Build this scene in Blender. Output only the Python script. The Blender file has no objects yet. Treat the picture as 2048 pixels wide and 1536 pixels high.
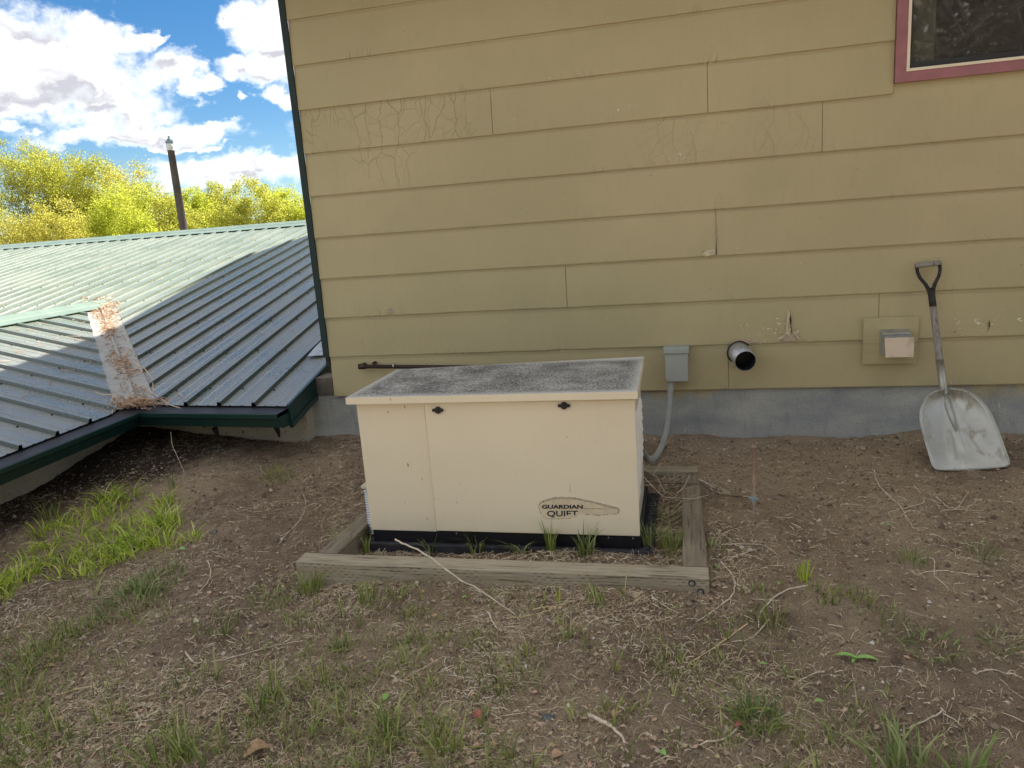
import bpy, math, random
import numpy as np
from mathutils import Vector, Matrix, noise as mnoise
random.seed(7); rng = np.random.default_rng(11)
scene = bpy.context.scene
COL = scene.collection
rad = math.radians
LIFT = 1.4          # everything is measured from eye height and lifted at the end

# ------------------------------------------------------------------ camera
F = 1477.0
R = np.array([[0.0, 0, 0]] * 3)
_vd = np.array([497., 6766., F]); _vd /= np.linalg.norm(_vd)
_vl = np.array([-6159., 130., F]); _vl -= _vl.dot(_vd) * _vd; _vl /= np.linalg.norm(_vl)
_X = -_vl; _Z = -_vd; _Y = np.cross(_Z, _X)
if _Y[2] < 0: _Y = -_Y
R = np.array([_X, _Y, _Z])
cam_d = bpy.data.cameras.new('camera'); cam = bpy.data.objects.new('camera', cam_d); COL.objects.link(cam)
cam_d.sensor_width = 36; cam_d.lens = 36 * F / 2048; cam_d.clip_start = 0.05; cam_d.clip_end = 3000
cam.matrix_world = Matrix(((R[0][0], -R[0][1], -R[0][2], 0), (R[1][0], -R[1][1], -R[1][2], 0),
                           (R[2][0], -R[2][1], -R[2][2], 0), (0, 0, 0, 1)))
scene.camera = cam

def ray(px, py): return R @ np.array([px - 1024., py - 768., F])
def at_y(px, py, y): r = ray(px, py); return r * (y / r[1])
def at_z(px, py, z): r = ray(px, py); return r * (z / r[2])
def on_plane(px, py, P, n): r = ray(px, py); return r * (n.dot(P) / n.dot(r))

# ------------------------------------------------------------------ node helper
class NT:
    def __init__(s, nt): s.nt = nt; s.nt.nodes.clear()
    def n(s, typ, ins=None, **kw):
        nd = s.nt.nodes.new(typ)
        for k, v in kw.items(): setattr(nd, k, v)
        if ins:
            for k, v in ins.items(): s.put(nd.inputs[k], v)
        return nd
    def put(s, sock, v):
        if isinstance(v, bpy.types.NodeSocket): s.nt.links.new(v, sock)
        elif isinstance(v, bpy.types.Node): s.nt.links.new(v.outputs[0], sock)
        else:
            if sock.type == 'RGBA' and len(v) == 3: v = (*v, 1)
            sock.default_value = v
    def m(s, op, a, b=0., c=None, clamp=False):
        nd = s.n('ShaderNodeMath', operation=op, use_clamp=clamp); s.put(nd.inputs[0], a); s.put(nd.inputs[1], b)
        if c is not None: s.put(nd.inputs[2], c)
        return nd.outputs[0]
    def vm(s, op, a, b=None, scale=None):
        nd = s.n('ShaderNodeVectorMath', operation=op); s.put(nd.inputs[0], a)
        if b is not None: s.put(nd.inputs[1], b)
        if scale is not None: s.put(nd.inputs['Scale'], scale)
        return nd.outputs['Value' if op in ('LENGTH', 'DISTANCE', 'DOT_PRODUCT') else 'Vector']
    def mix(s, f, a, b, blend='MIX'):
        nd = s.n('ShaderNodeMix', data_type='RGBA', blend_type=blend)
        s.put(nd.inputs[0], f); s.put(nd.inputs[6], a); s.put(nd.inputs[7], b); return nd.outputs[2]
    def noise(s, vec, scale, detail=4, rough=.55, out=0, dist=0.):
        nd = s.n('ShaderNodeTexNoise', {'Scale': float(scale), 'Detail': float(detail), 'Roughness': rough, 'Distortion': dist})
        if vec is not None: s.put(nd.inputs['Vector'], vec)
        return nd.outputs[out]
    def step(s, v, lo, hi):
        nd = s.n('ShaderNodeMapRange', {'From Min': lo, 'From Max': hi}, interpolation_type='SMOOTHSTEP'); s.put(nd.inputs[0], v)
        return nd.outputs[0]
    def scale(s, v, xyz):
        nd = s.n('ShaderNodeMapping'); s.put(nd.inputs[0], v); nd.inputs['Scale'].default_value = xyz; return nd.outputs[0]
    def sep(s, v): nd = s.n('ShaderNodeSeparateXYZ'); s.put(nd.inputs[0], v); return nd.outputs
    def ramp(s, f, stops):
        nd = s.n('ShaderNodeValToRGB'); s.put(nd.inputs[0], f); e = nd.color_ramp.elements
        while len(e) > 1: e.remove(e[-1])
        e[0].position = stops[0][0]; e[0].color = (*stops[0][1], 1)
        for p, c in stops[1:]: q = e.new(p); q.color = (*c, 1)
        return nd.outputs[0]

# ------------------------------------------------------------------ world
world = bpy.data.worlds.new('World'); scene.world = world; world.use_nodes = True
SUN = Vector((0.5, 0.75, 1.0)).normalized()
SUN_EL = math.asin(SUN.z); SUN_AZ = math.atan2(SUN.x, SUN.y)
SKY = 0.05
w_ = NT(world.node_tree)
sky = w_.n('ShaderNodeTexSky', sky_type='NISHITA', sun_disc=False, sun_elevation=SUN_EL, sun_rotation=SUN_AZ,
           altitude=900., air_density=1.0, dust_density=0.4, ozone_density=2.5)
gen = w_.n('ShaderNodeTexCoord').outputs['Generated']
gx, gy, gz_ = w_.sep(w_.vm('NORMALIZE', gen))
az = w_.m('MULTIPLY', w_.m('ARCTAN2', gx, gy), 57.2958)
el = w_.m('MULTIPLY', w_.m('ARCSINE', gz_), 57.2958)
ae = w_.n('ShaderNodeCombineXYZ', {0: az, 1: el, 2: 0.}).outputs[0]
nz = w_.noise(w_.scale(ae, (1, 1.35, 1)), 0.28, 6, .6, out=1)
dis = w_.vm('MULTIPLY', w_.vm('SUBTRACT', nz, (.5, .5, .5)), (7.5, 4.8, 0))
aed = w_.vm('ADD', ae, dis)
def azel(px, py):
    r = ray(px, py); r = r / np.linalg.norm(r); return math.degrees(math.atan2(r[0], r[1])), math.degrees(math.asin(r[2]))
# cloud banks: centre and half size, as seen in the photograph's sky, then as directions
CL = [(60, 110, 190, 75), (150, 165, 170, 62), (230, 215, 130, 45), (330, 130, 52, 40), (30, 190, 120, 45), (190, 60, 90, 32),
      (530, 45, 70, 62), (470, 22, 40, 30), (505, 135, 72, 32), (400, 168, 44, 22), (560, 110, 50, 50),
      (270, 268, 190, 26), (420, 262, 62, 18), (415, 295, 42, 10), (330, 292, 60, 12), (470, 342, 170, 30), (560, 330, 80, 28), (20, 248, 40, 14),
      (565, 188, 34, 20), (500, 202, 22, 9), (700, 60, 130, 90), (760, 250, 170, 60), (300, 60, 34, 10), (-150, 120, 160, 90), (-330, 260, 150, 40)]
def blob(cx, cy, rx, ry, src):
    a0, e0 = azel(cx, cy); k = .0355
    d = w_.vm('SUBTRACT', src, (a0, e0, 0)); d = w_.vm('MULTIPLY', d, (1 / (rx * k), 1 / (ry * k), 0))
    return w_.m('SUBTRACT', 1., w_.vm('LENGTH', d))
acc = None
for c in CL:
    b = blob(*c, aed); acc = b if acc is None else w_.m('SMOOTH_MAX', acc, b, .12)
fine = w_.m('MULTIPLY', w_.m('SUBTRACT', w_.noise(ae, .9, 6, .62), .5), .9)
dens = w_.m('ADD', acc, fine)
# unseen rest of the sky: cloud cover increased to lift and warm the fill
gen_c = w_.m('SUBTRACT', w_.noise(w_.scale(gen, (1, 1, 2.2)), 2.6, 6, .6), .43)
far = w_.step(w_.vm('DISTANCE', ae, (azel(280, 200)[0], azel(280, 200)[1], 0)), 17., 24.)
dens = w_.m('ADD', w_.m('MULTIPLY', dens, w_.m('SUBTRACT', 1., far)), w_.m('MULTIPLY', w_.m('MULTIPLY', gen_c, 5.), far))
mask = w_.step(dens, -.16, .62)
# grey undersides
GR = [(100, 195, 190, 26), (200, 232, 110, 16), (60, 70, 90, 22), (280, 285, 150, 10), (540, 150, 60, 10), (560, 95, 40, 20), (500, 355, 130, 10), (300, 120, 40, 18)]
ga = None
for c in GR:
    b = w_.m('MAXIMUM', blob(*c, aed), 0.); ga = b if ga is None else w_.m('MAXIMUM', ga, b)
gshade = w_.m('ADD', w_.m('MULTIPLY', ga, 1.0), w_.m('MULTIPLY', w_.m('SUBTRACT', w_.noise(aed, .42, 7, .66), .34), 2.5), clamp=True)
gshade = w_.m('MULTIPLY', gshade, w_.step(dens, .05, .7))
ccol = w_.mix(gshade, (1., .99, .975), (.43, .435, .48))
CLOUD = 0.27
ccol = w_.vm('SCALE', ccol, scale=CLOUD / SKY)
hs = w_.n('ShaderNodeHueSaturation', {'Saturation': 1.34, 'Value': .46, 'Color': sky.outputs[0]})
skyc = w_.mix(mask, hs.outputs[0], ccol)
bg = w_.n('ShaderNodeBackground', {'Strength': SKY}); w_.put(bg.inputs[0], skyc)
wo = w_.n('ShaderNodeOutputWorld'); w_.nt.links.new(bg.outputs[0], wo.inputs[0])
try: world.cycles.sampling_method = 'MANUAL'; world.cycles.sample_map_resolution = 1024
except Exception: pass

sl = bpy.data.lights.new('sun', 'SUN'); sl.energy = 2.0; sl.angle = rad(.5); sl.color = (1, .95, .87)
sun = bpy.data.objects.new('sun', sl); COL.objects.link(sun); sun.rotation_euler = SUN.to_track_quat('Z', 'Y').to_euler()
sun.location = (0, 0, 12)
vs = scene.view_settings; vs.view_transform = 'Standard'; vs.look = 'None'; vs.gamma = 1; vs.use_curve_mapping = False
vs.exposure = 2.55

# ------------------------------------------------------------------ object helpers
WL = {}
def props(o, label=None, cat=None, group=None, kind=None):
    if label: o['label'] = label
    if cat: o['category'] = cat
    if group: o['group'] = group
    if kind: o['kind'] = kind
def root(name, label, cat, loc, group=None):
    o = bpy.data.objects.new(name, None); o.empty_display_size = .1; COL.objects.link(o); o.location = loc
    WL[o] = Vector(loc); props(o, label, cat, group); return o
def link(name, me, parent=None, **kw):
    o = bpy.data.objects.new(name, me); COL.objects.link(o)
    if parent is not None: o.parent = parent; o.location = -WL[parent]
    WL[o] = Vector((0, 0, 0)); props(o, **kw); return o
def mesh(name, V, Fc, mat, smooth=False):
    me = bpy.data.meshes.new(name); me.from_pydata([tuple(map(float, v)) for v in V], [], [tuple(map(int, f)) for f in Fc])
    me.materials.append(mat)
    if smooth: me.polygons.foreach_set('use_smooth', [True] * len(me.polygons))
    me.update(); return me
def fast_mesh(name, V, Q, mat, smooth=False):
    V = np.asarray(V, np.float32); Q = np.asarray(Q, np.int32); k = Q.shape[1]
    me = bpy.data.meshes.new(name); me.vertices.add(len(V)); me.vertices.foreach_set('co', V.ravel())
    me.loops.add(Q.size); me.loops.foreach_set('vertex_index', Q.ravel())
    me.polygons.add(len(Q)); me.polygons.foreach_set('loop_start', np.arange(0, Q.size, k, dtype=np.int32))
    me.polygons.foreach_set('loop_total', np.full(len(Q), k, np.int32))
    if smooth: me.polygons.foreach_set('use_smooth', np.ones(len(Q), bool))
    me.materials.append(mat); me.update(calc_edges=True); me.validate(); return me
class MB:
    def __init__(s): s.V = []; s.F = []
    def add(s, V, Fc):
        k = len(s.V); s.V += [tuple(v) for v in V]; s.F += [tuple(i + k for i in f) for f in Fc]
    def box(s, a, b, ax=None):
        (x0, y0, z0), (x1, y1, z1) = a, b
        V = [(x0, y0, z0), (x1, y0, z0), (x1, y1, z0), (x0, y1, z0), (x0, y0, z1), (x1, y0, z1), (x1, y1, z1), (x0, y1, z1)]
        s.add(V, [(0, 3, 2, 1), (4, 5, 6, 7), (0, 1, 5, 4), (1, 2, 6, 5), (2, 3, 7, 6), (3, 0, 4, 7)])
    def bevbox(s, a, b, e=.004):
        (x0, y0, z0), (x1, y1, z1) = a, b
        import itertools
        # chamfered box: every corner gives three points
        V = []; idx = {}
        for cx in (0, 1):
            for cy in (0, 1):
                for cz in (0, 1):
                    X, Y, Z = (x0, x1)[cx], (y0, y1)[cy], (z0, z1)[cz]
                    ix, iy, iz = (e, -e)[cx], (e, -e)[cy], (e, -e)[cz]
                    for k, p in enumerate(((X, Y + iy, Z + iz), (X + ix, Y, Z + iz), (X + ix, Y + iy, Z))):
                        idx[cx, cy, cz, k] = len(V); V.append(p)
        Fc = []
        for c in (0, 1):
            Fc.append([idx[c, 0, 0, 0], idx[c, 1, 0, 0], idx[c, 1, 1, 0], idx[c, 0, 1, 0]])
            Fc.append([idx[0, c, 0, 1], idx[1, c, 0, 1], idx[1, c, 1, 1], idx[0, c, 1, 1]])
            Fc.append([idx[0, 0, c, 2], idx[1, 0, c, 2], idx[1, 1, c, 2], idx[0, 1, c, 2]])
            for d in (0, 1):
                Fc.append([idx[c, d, 0, 0], idx[c, d, 1, 0], idx[c, d, 1, 1], idx[c, d, 0, 1]])
                Fc.append([idx[c, 0, d, 0], idx[c, 1, d, 0], idx[c, 1, d, 2], idx[c, 0, d, 2]])
                Fc.append([idx[0, c, d, 1], idx[1, c, d, 1], idx[1, c, d, 2], idx[0, c, d, 2]])
        for cx in (0, 1):
            for cy in (0, 1):
                for cz in (0, 1): Fc.append([idx[cx, cy, cz, 0], idx[cx, cy, cz, 1], idx[cx, cy, cz, 2]])
        c0 = np.mean(V, axis=0)
        out = []
        for f in Fc:
            P = np.array([V[i] for i in f]); n = np.cross(P[1] - P[0], P[2] - P[0])
            out.append(tuple(f) if n.dot(P.mean(0) - c0) > 0 else tuple(f[::-1]))
        s.add(V, out)
    def tube(s, pts, r, k=8, cap=True):
        pts = [np.array(p, float) for p in pts]; rs = r if hasattr(r, '__len__') else [r] * len(pts)
        rings = []; ref = np.array([.13, .21, .97]); V = []
        for i, p in enumerate(pts):
            d = pts[min(i + 1, len(pts) - 1)] - pts[max(i - 1, 0)]; d /= (np.linalg.norm(d) + 1e-9)
            if abs(d.dot(ref)) > .95: ref = np.array([.97, .1, .05])
            a = np.cross(d, ref); a /= np.linalg.norm(a); b = np.cross(d, a)
            V += [p + rs[i] * (a * math.cos(t * 2 * math.pi / k) + b * math.sin(t * 2 * math.pi / k)) for t in range(k)]
        Fc = [(i * k + j, i * k + (j + 1) % k, (i + 1) * k + (j + 1) % k, (i + 1) * k + j) for i in range(len(pts) - 1) for j in range(k)]
        if cap: Fc += [tuple(range(k)), tuple((len(pts) - 1) * k + j for j in reversed(range(k)))]
        s.add(V, Fc)
    def build(s, name, mat, parent=None, smooth=False, **kw):
        return link(name, mesh(name, s.V, s.F, mat, smooth), parent, **kw)
def thing_mesh(name, mb, mat, base, smooth=False, **kw):
    """a thing that is one mesh, with its origin at its base"""
    base = Vector(base); V = [(v[0] - base.x, v[1] - base.y, v[2] - base.z) for v in mb.V]
    o = link(name, mesh(name, V, mb.F, mat, smooth), None, **kw); o.location = base; return o
def box(name, a, b, mat, parent, e=None, **kw):
    m = MB(); (m.bevbox(a, b, e) if e else m.box(a, b)); return m.build(name, mat, parent, **kw)

# ------------------------------------------------------------------ materials
def new_mat(name):
    m = bpy.data.materials.new(name); m.use_nodes = True; t = NT(m.node_tree)
    t.bs = t.n('ShaderNodeBsdfPrincipled'); t.out = t.n('ShaderNodeOutputMaterial')
    t.nt.links.new(t.bs.outputs[0], t.out.inputs[0]); t.oc = t.n('ShaderNodeTexCoord').outputs['Object']
    return m, t
def setp(t, col=None, rough=None, metal=None, spec=None, coat=None):
    if col is not None: t.put(t.bs.inputs['Base Color'], col)
    if rough is not None: t.put(t.bs.inputs['Roughness'], rough)
    if metal is not None: t.put(t.bs.inputs['Metallic'], metal)
    if spec is not None: t.put(t.bs.inputs['Specular IOR Level'], spec)
    if coat is not None: t.put(t.bs.inputs['Coat Weight'], coat)
def bump(t, h, dist, strength=1.):
    b = t.n('ShaderNodeBump', {'Strength': strength, 'Distance': dist}); t.put(b.inputs['Height'], h); t.put(t.bs.inputs['Normal'], b.outputs[0])
def simple(name, col, rough=.5, metal=0., var=.15, vs_=12., bmp=.0, spec=.5):
    m, t = new_mat(name); n = t.noise(t.oc, vs_, 6, .6)
    c = t.mix(t.step(n, .3, .7), tuple(x * (1 - var) for x in col), tuple(min(1, x * (1 + var)) for x in col))
    setp(t, c, rough, metal, spec)
    if bmp: bump(t, t.noise(t.oc, vs_ * 6, 5), bmp)
    return m

def siding_mat():
    m, t = new_mat('siding_paint'); oc = t.oc; x, y, z = t.sep(oc)
    big = t.noise(oc, 1.1, 4, .5); c = t.mix(t.step(big, .3, .7), (.445, .380, .205), (.515, .430, .238))
    # fine grime streaks and dust
    st = t.noise(t.scale(oc, (14, 1, 2.5)), 3., 6, .65); c = t.mix(t.m('MULTIPLY', t.step(st, .48, .78), .16), c, (.34, .29, .16))
    low = t.m('MULTIPLY', t.step(z, -.55, -.95), .16); c = t.mix(low, c, (.40, .34, .18))
    # board-relative height: boards are .2462 tall
    v = t.m('FRACT', t.m('DIVIDE', t.m('ADD', z, 1.0), .2462))
    dark_edge = t.m('MULTIPLY', t.step(v, .93, 1.0), .35); dark_edge = t.m('MULTIPLY', dark_edge, t.m('SUBTRACT', 1., t.m('MULTIPLY', t.step(x, 1.00, 1.004), t.m('MULTIPLY', t.step(z, .43, .44), t.step(z, .52, .50))))); c = t.mix(dark_edge, c, (.25, .2, .11))  # each board gets darker at its top edge, beneath the lap
    # paint cracks: wandering, mostly upright, in patches
    wob = t.vm('SCALE', t.vm('SUBTRACT', t.noise(oc, 5., 4, .5, out=1), (.5, .5, .5)), scale=.16)
    cv = t.vm('ADD', oc, wob)
    def cracks(scl, w, randomness=1.):
        vo = t.n('ShaderNodeTexVoronoi', {'Scale': 1.0, 'Randomness': randomness}, feature='DISTANCE_TO_EDGE'); t.put(vo.inputs['Vector'], t.scale(cv, scl))
        return t.m('SUBTRACT', 1., t.step(vo.outputs['Distance'], 0., w))
    ck = t.m('MAXIMUM', cracks((9., 1., 2.6), .012), t.m('MULTIPLY', cracks((13., 1., 9.), .010), .6))
    def zone(x0, x1, z0, z1, s=.12):
        return t.m('MULTIPLY', t.m('MULTIPLY', t.step(x, x0 - s, x0 + s), t.step(x, x1 + s, x1 - s)),
                   t.m('MULTIPLY', t.step(z, z0 - .01, z0 + .01), t.step(z, z1 + .01, z1 - .01)))
    zn = t.m('MAXIMUM', zone(-2.3, -1.1, .485, .731), t.m('MULTIPLY', zone(-2.3, -1.5, .239, .485), .9))
    zn = t.m('MAXIMUM', zn, t.m('MULTIPLY', zone(-.25, .66, .239, .485, .08), .6))
    zn = t.m('MULTIPLY', zn, t.step(t.noise(oc, 2.3, 3), .38, .52))
    # short upright cracks rising from the lower edge of boards
    ck2 = cracks((22., 1., 1.2), .018)
    edge = t.m('MULTIPLY', t.step(v, .28, .04), t.step(t.noise(oc, 3.1, 3), .52, .62))
    crack = t.m('MAXIMUM', t.m('MULTIPLY', ck, zn), t.m('MULTIPLY', ck2, t.m('MULTIPLY', edge, .8)))
    c = t.mix(t.m('MULTIPLY', crack, .27), c, (.19, .15, .08))
    # pale chips
    ch = t.noise(t.scale(oc, (1., 1., 1.3)), 55., 3, .6)
    hotspot = t.noise(oc, 1.9, 3, .6)
    def spot(cx, cz, rx, rz):
        d = t.vm('MULTIPLY', t.vm('SUBTRACT', oc, (cx, 4.2, cz)), (1 / rx, 0, 1 / rz)); return t.m('SUBTRACT', 1., t.vm('LENGTH', d), clamp=True)
    sp = None
    for q in ((.42, -.66, .30, .10), (.55, -.69, .16, .06), (1.45, -.67, .28, .08), (.10, -.235, .12, .05), (-.35, .55, .22, .06), (-1.80, -.47, .08, .05),
              (.35, -.73, .35, .02), (-.05, .28, .2, .04), (1.62, -.66, .1, .06)):
        b = spot(*q); sp = b if sp is None else t.m('MAXIMUM', sp, b)
    chip = t.step(t.m('ADD', ch, t.m('ADD', t.m('MULTIPLY', sp, .17), t.m('MULTIPLY', t.m('MULTIPLY', t.step(hotspot, .5, .7), t.step(v, .3, 0.)), .06))), .735, .755)
    c = t.mix(chip, c, (.80, .72, .54))
    dk = t.step(t.noise(oc, 70., 2, .5), .765, .785); c = t.mix(t.m('MULTIPLY', dk, .7), c, (.07, .055, .03))
    setp(t, c, t.m('ADD', .5, t.m('MULTIPLY', st, .15)), 0., .35)
    h = t.m('ADD', t.m('MULTIPLY', crack, -1.), t.m('MULTIPLY', t.noise(t.scale(oc, (1, 1, 6)), 60., 4, .6), .16))
    h = t.m('ADD', h, t.m('MULTIPLY', t.noise(oc, 4., 3), .9)); h = t.m('ADD', h, t.m('MULTIPLY', chip, -1.2))
    bump(t, h, .0022); return m

def soil_mat():
    m, t = new_mat('soil'); oc = t.oc
    a = t.noise(oc, 1.3, 6, .6); b = t.noise(oc, 9., 8, .7); g = t.noise(oc, 190., 5, .75)
    c = t.mix(t.step(a, .38, .60), (.58, .43, .275), (.33, .23, .15))
    c = t.mix(t.m('MULTIPLY', t.step(b, .42, .68), .7), c, (.58, .44, .29))
    c = t.mix(t.m('MULTIPLY', t.step(g, .50, .34), .8), c, (.075, .05, .035))
    sp = t.noise(oc, 330., 3, .6); c = t.mix(t.m('MULTIPLY', t.step(sp, .60, .68), .7), c, (.6, .52, .41))
    vo = t.n('ShaderNodeTexVoronoi', {'Scale': 120.}); t.put(vo.inputs['Vector'], oc)
    cs = t.n('ShaderNodeSeparateColor', {0: vo.outputs['Color']})
    peb = t.m('MULTIPLY', t.step(vo.outputs['Distance'], .35, .2), t.step(cs.outputs[0], .93, .95))
    c = t.mix(peb, c, (.58, .50, .42))
    x, y, z = t.sep(oc)
    # shade beneath the low eaves, painted near-black into the soil colour
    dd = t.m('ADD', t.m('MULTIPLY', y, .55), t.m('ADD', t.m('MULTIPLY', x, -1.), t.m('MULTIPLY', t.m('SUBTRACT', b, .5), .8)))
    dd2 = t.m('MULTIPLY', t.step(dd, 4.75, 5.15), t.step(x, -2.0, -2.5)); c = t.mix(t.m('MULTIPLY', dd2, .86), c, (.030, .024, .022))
    # far ground is a dull meadow; d = t.vm('LENGTH', oc); c = t.mix(t.step(d, 9., 16.), c, (.085, .10, .035))
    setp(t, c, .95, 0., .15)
    h = t.m('ADD', t.m('MULTIPLY', t.noise(oc, 38., 8, .75), 1.), t.m('MULTIPLY', g, .35)); h = t.m('ADD', h, t.m('MULTIPLY', peb, .3))
    bump(t, h, .03); return m

def concrete_mat():
    m, t = new_mat('foundation_concrete'); oc = t.oc; x, y, z = t.sep(oc)
    n = t.noise(t.scale(oc, (1, 1, 2.2)), 2.4, 7, .62); n2 = t.noise(t.scale(oc, (8, 1, 1)), 5., 6, .6)
    c = t.mix(t.step(n, .3, .72), (.27, .285, .28), (.47, .465, .41))
    c = t.mix(t.m('MULTIPLY', t.step(n2, .5, .75), .3), c, (.42, .42, .38))
    c = t.mix(t.m('MULTIPLY', t.step(t.noise(oc, 1.7, 4), .50, .62), t.step(z, -1.12, -1.0)), c, (.48, .41, .23))
    c = t.mix(t.m('MULTIPLY', t.step(t.m('ADD', z, t.m('MULTIPLY', n2, .08)), -1.13, -1.22), .5), c, (.44, .44, .40))
    dr = t.noise(t.scale(oc, (1, 1, .18)), 34., 2, .5); c = t.mix(t.step(dr, .72, .735), c, (.62, .58, .46))
    c = t.mix(t.m('MULTIPLY', t.step(t.noise(oc, 85., 5, .7), .52, .62), .3), c, (.15, .155, .15)); c = t.mix(t.m('MULTIPLY', t.step(t.noise(t.scale(oc, (1, 1, .25)), 13., 6, .7), .52, .66), .35), c, (.19, .20, .20))
    setp(t, c, .85, 0., .2); bump(t, t.noise(oc, 60., 6, .7), .004); return m

def stucco_mat():
    m, t = new_mat('stucco'); oc = t.oc; n = t.noise(oc, 4., 6, .6)
    c = t.mix(t.step(n, .35, .7), (.56, .50, .37), (.44, .39, .29))
    k = t.noise(oc, 28., 5, .65); c = t.mix(t.m('MULTIPLY', t.step(k, .60, .70), .9), c, (.03, .028, .022))
    c = t.mix(t.m('MULTIPLY', t.step(t.noise(oc, 90., 4), .55, .7), .4), c, (.14, .125, .09))
    setp(t, c, .9, 0., .2); bump(t, t.noise(oc, 70., 6, .7), .006); return m

def roof_mat(name, axis_a, dirt=1.):
    """pale green enamel, chalked and dusty"""
    m, t = new_mat(name); oc = t.oc
    n = t.noise(oc, 1.1, 5, .55); c = t.mix(t.step(n, .3, .7), (.185, .228, .172), (.22, .262, .20))
    sm = t.noise(oc, 62., 5, .75); st = t.noise(t.scale(oc, axis_a), 9., 6, .6)
    dus = t.m('MULTIPLY', t.step(sm, .45, .68), t.step(t.noise(oc, 2.2, 4), .35, .6))
    c = t.mix(t.m('MULTIPLY', dus, .42), c, (.33, .33, .31))
    c = t.mix(t.m('MULTIPLY', t.step(t.noise(oc, 140., 4, .7), .58, .66), .55), c, (.10, .11, .095))
    c = t.mix(t.m('MULTIPLY', t.step(st, .5, .72), .3), c, (.15, .175, .14))
    x, y, z = t.sep(oc); nearh = t.m('MULTIPLY', t.step(t.m('ADD', x, t.m('MULTIPLY', n, .8)), -5.6, -3.9), t.step(t.m('SUBTRACT', y, t.m('MULTIPLY', n, .8)), 8.5, 5.0))
    c = t.mix(t.m('MULTIPLY', nearh, t.m('ADD', .38, t.m('MULTIPLY', dus, .3))), c, (.385, .355, .345))  # grey of the shaded part painted in near the house, along with real dust
    fk = t.noise(t.scale(oc, (1.3, 1, 1)), 115., 4, .75); c = t.mix(t.m('MULTIPLY', nearh, t.m('MULTIPLY', t.step(fk, .49, .60), .7)), c, (.11, .11, .115))
    nzv = t.sep(t.n('ShaderNodeNewGeometry').outputs['True Normal'])[2]; side = t.m('SUBTRACT', 1., t.step(nzv, .55, .85)); c = t.mix(t.m('MULTIPLY', side, t.m('ADD', .18, t.m('MULTIPLY', nearh, .72))), c, (.035, .06, .05))  # rib sides: their deeper shade painted in dark green, also free of dust
    setp(t, c, t.m('ADD', t.m('ADD', .25, t.m('MULTIPLY', dus, .25)), t.m('MULTIPLY', t.step(n, .4, .7), .10)), t.m('MULTIPLY', nearh, .16), .9)
    bump(t, t.noise(oc, 3.2, 2), .003); return m

def metal_mat(name, col, rough, metal=1., dirt=(.1, .09, .07), dirtamt=.3, sc=18.):
    m, t = new_mat(name); n = t.noise(t.oc, sc, 6, .65)
    c = t.mix(t.m('MULTIPLY', t.step(n, .45, .72), dirtamt), col, dirt)
    setp(t, c, t.m('ADD', rough, t.m('MULTIPLY', n, .25)), metal); bump(t, n, .0008); return m

def cabinet_mat():
    m, t = new_mat('cabinet_enamel'); oc = t.oc
    n = t.noise(oc, 2.2, 4); c = t.mix(t.step(n, .3, .7), (.84, .73, .52), (.88, .77, .55))
    c = t.mix(t.m('MULTIPLY', t.step(t.noise(t.scale(oc, (10, 10, .8)), 4., 6), .52, .8), .05), c, (.5, .42, .3))
    k = t.noise(t.scale(oc, (1, 1, .45)), 48., 2, .5); c = t.mix(t.m('MULTIPLY', t.step(k, .745, .765), .8), c, (.12, .08, .04))
    x, y, z = t.sep(oc); c = t.mix(t.m('MULTIPLY', t.step(z, -1.16, -1.28), t.m('MULTIPLY', t.noise(oc, 9., 5), .35)), c, (.40, .34, .25))
    setp(t, c, .42, 0., .45); bump(t, t.noise(oc, 500., 2), .0003); return m

def lid_top_mat():
    m, t = new_mat('lichen_lid'); oc = t.oc; x, y, z = t.sep(oc)
    n = t.noise(t.scale(oc, (1, 1.4, 1)), 95., 6, .8); nb = t.noise(oc, 6., 4, .6)
    ex = t.m('MINIMUM', t.m('SUBTRACT', x, -1.41), t.m('SUBTRACT', -.195, x)); ey = t.m('MINIMUM', t.m('SUBTRACT', y, 2.785), t.m('SUBTRACT', 3.44, y))
    ed = t.step(t.m('ADD', t.m('MINIMUM', ex, ey), t.m('MULTIPLY', t.m('SUBTRACT', nb, .5), .10)), -.02, .06)
    dark = t.m('MULTIPLY', t.step(t.m('ADD', n, t.m('MULTIPLY', t.m('SUBTRACT', nb, .5), .34)), .64, .42), ed)
    c = t.mix(dark, (.60, .57, .50), (.115, .112, .105)); c = t.mix(t.m('MULTIPLY', t.step(t.noise(oc, 240., 3), .6, .7), .5), c, (.55, .55, .5))
    setp(t, c, .8, 0., .25); bump(t, n, .001); return m

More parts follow.
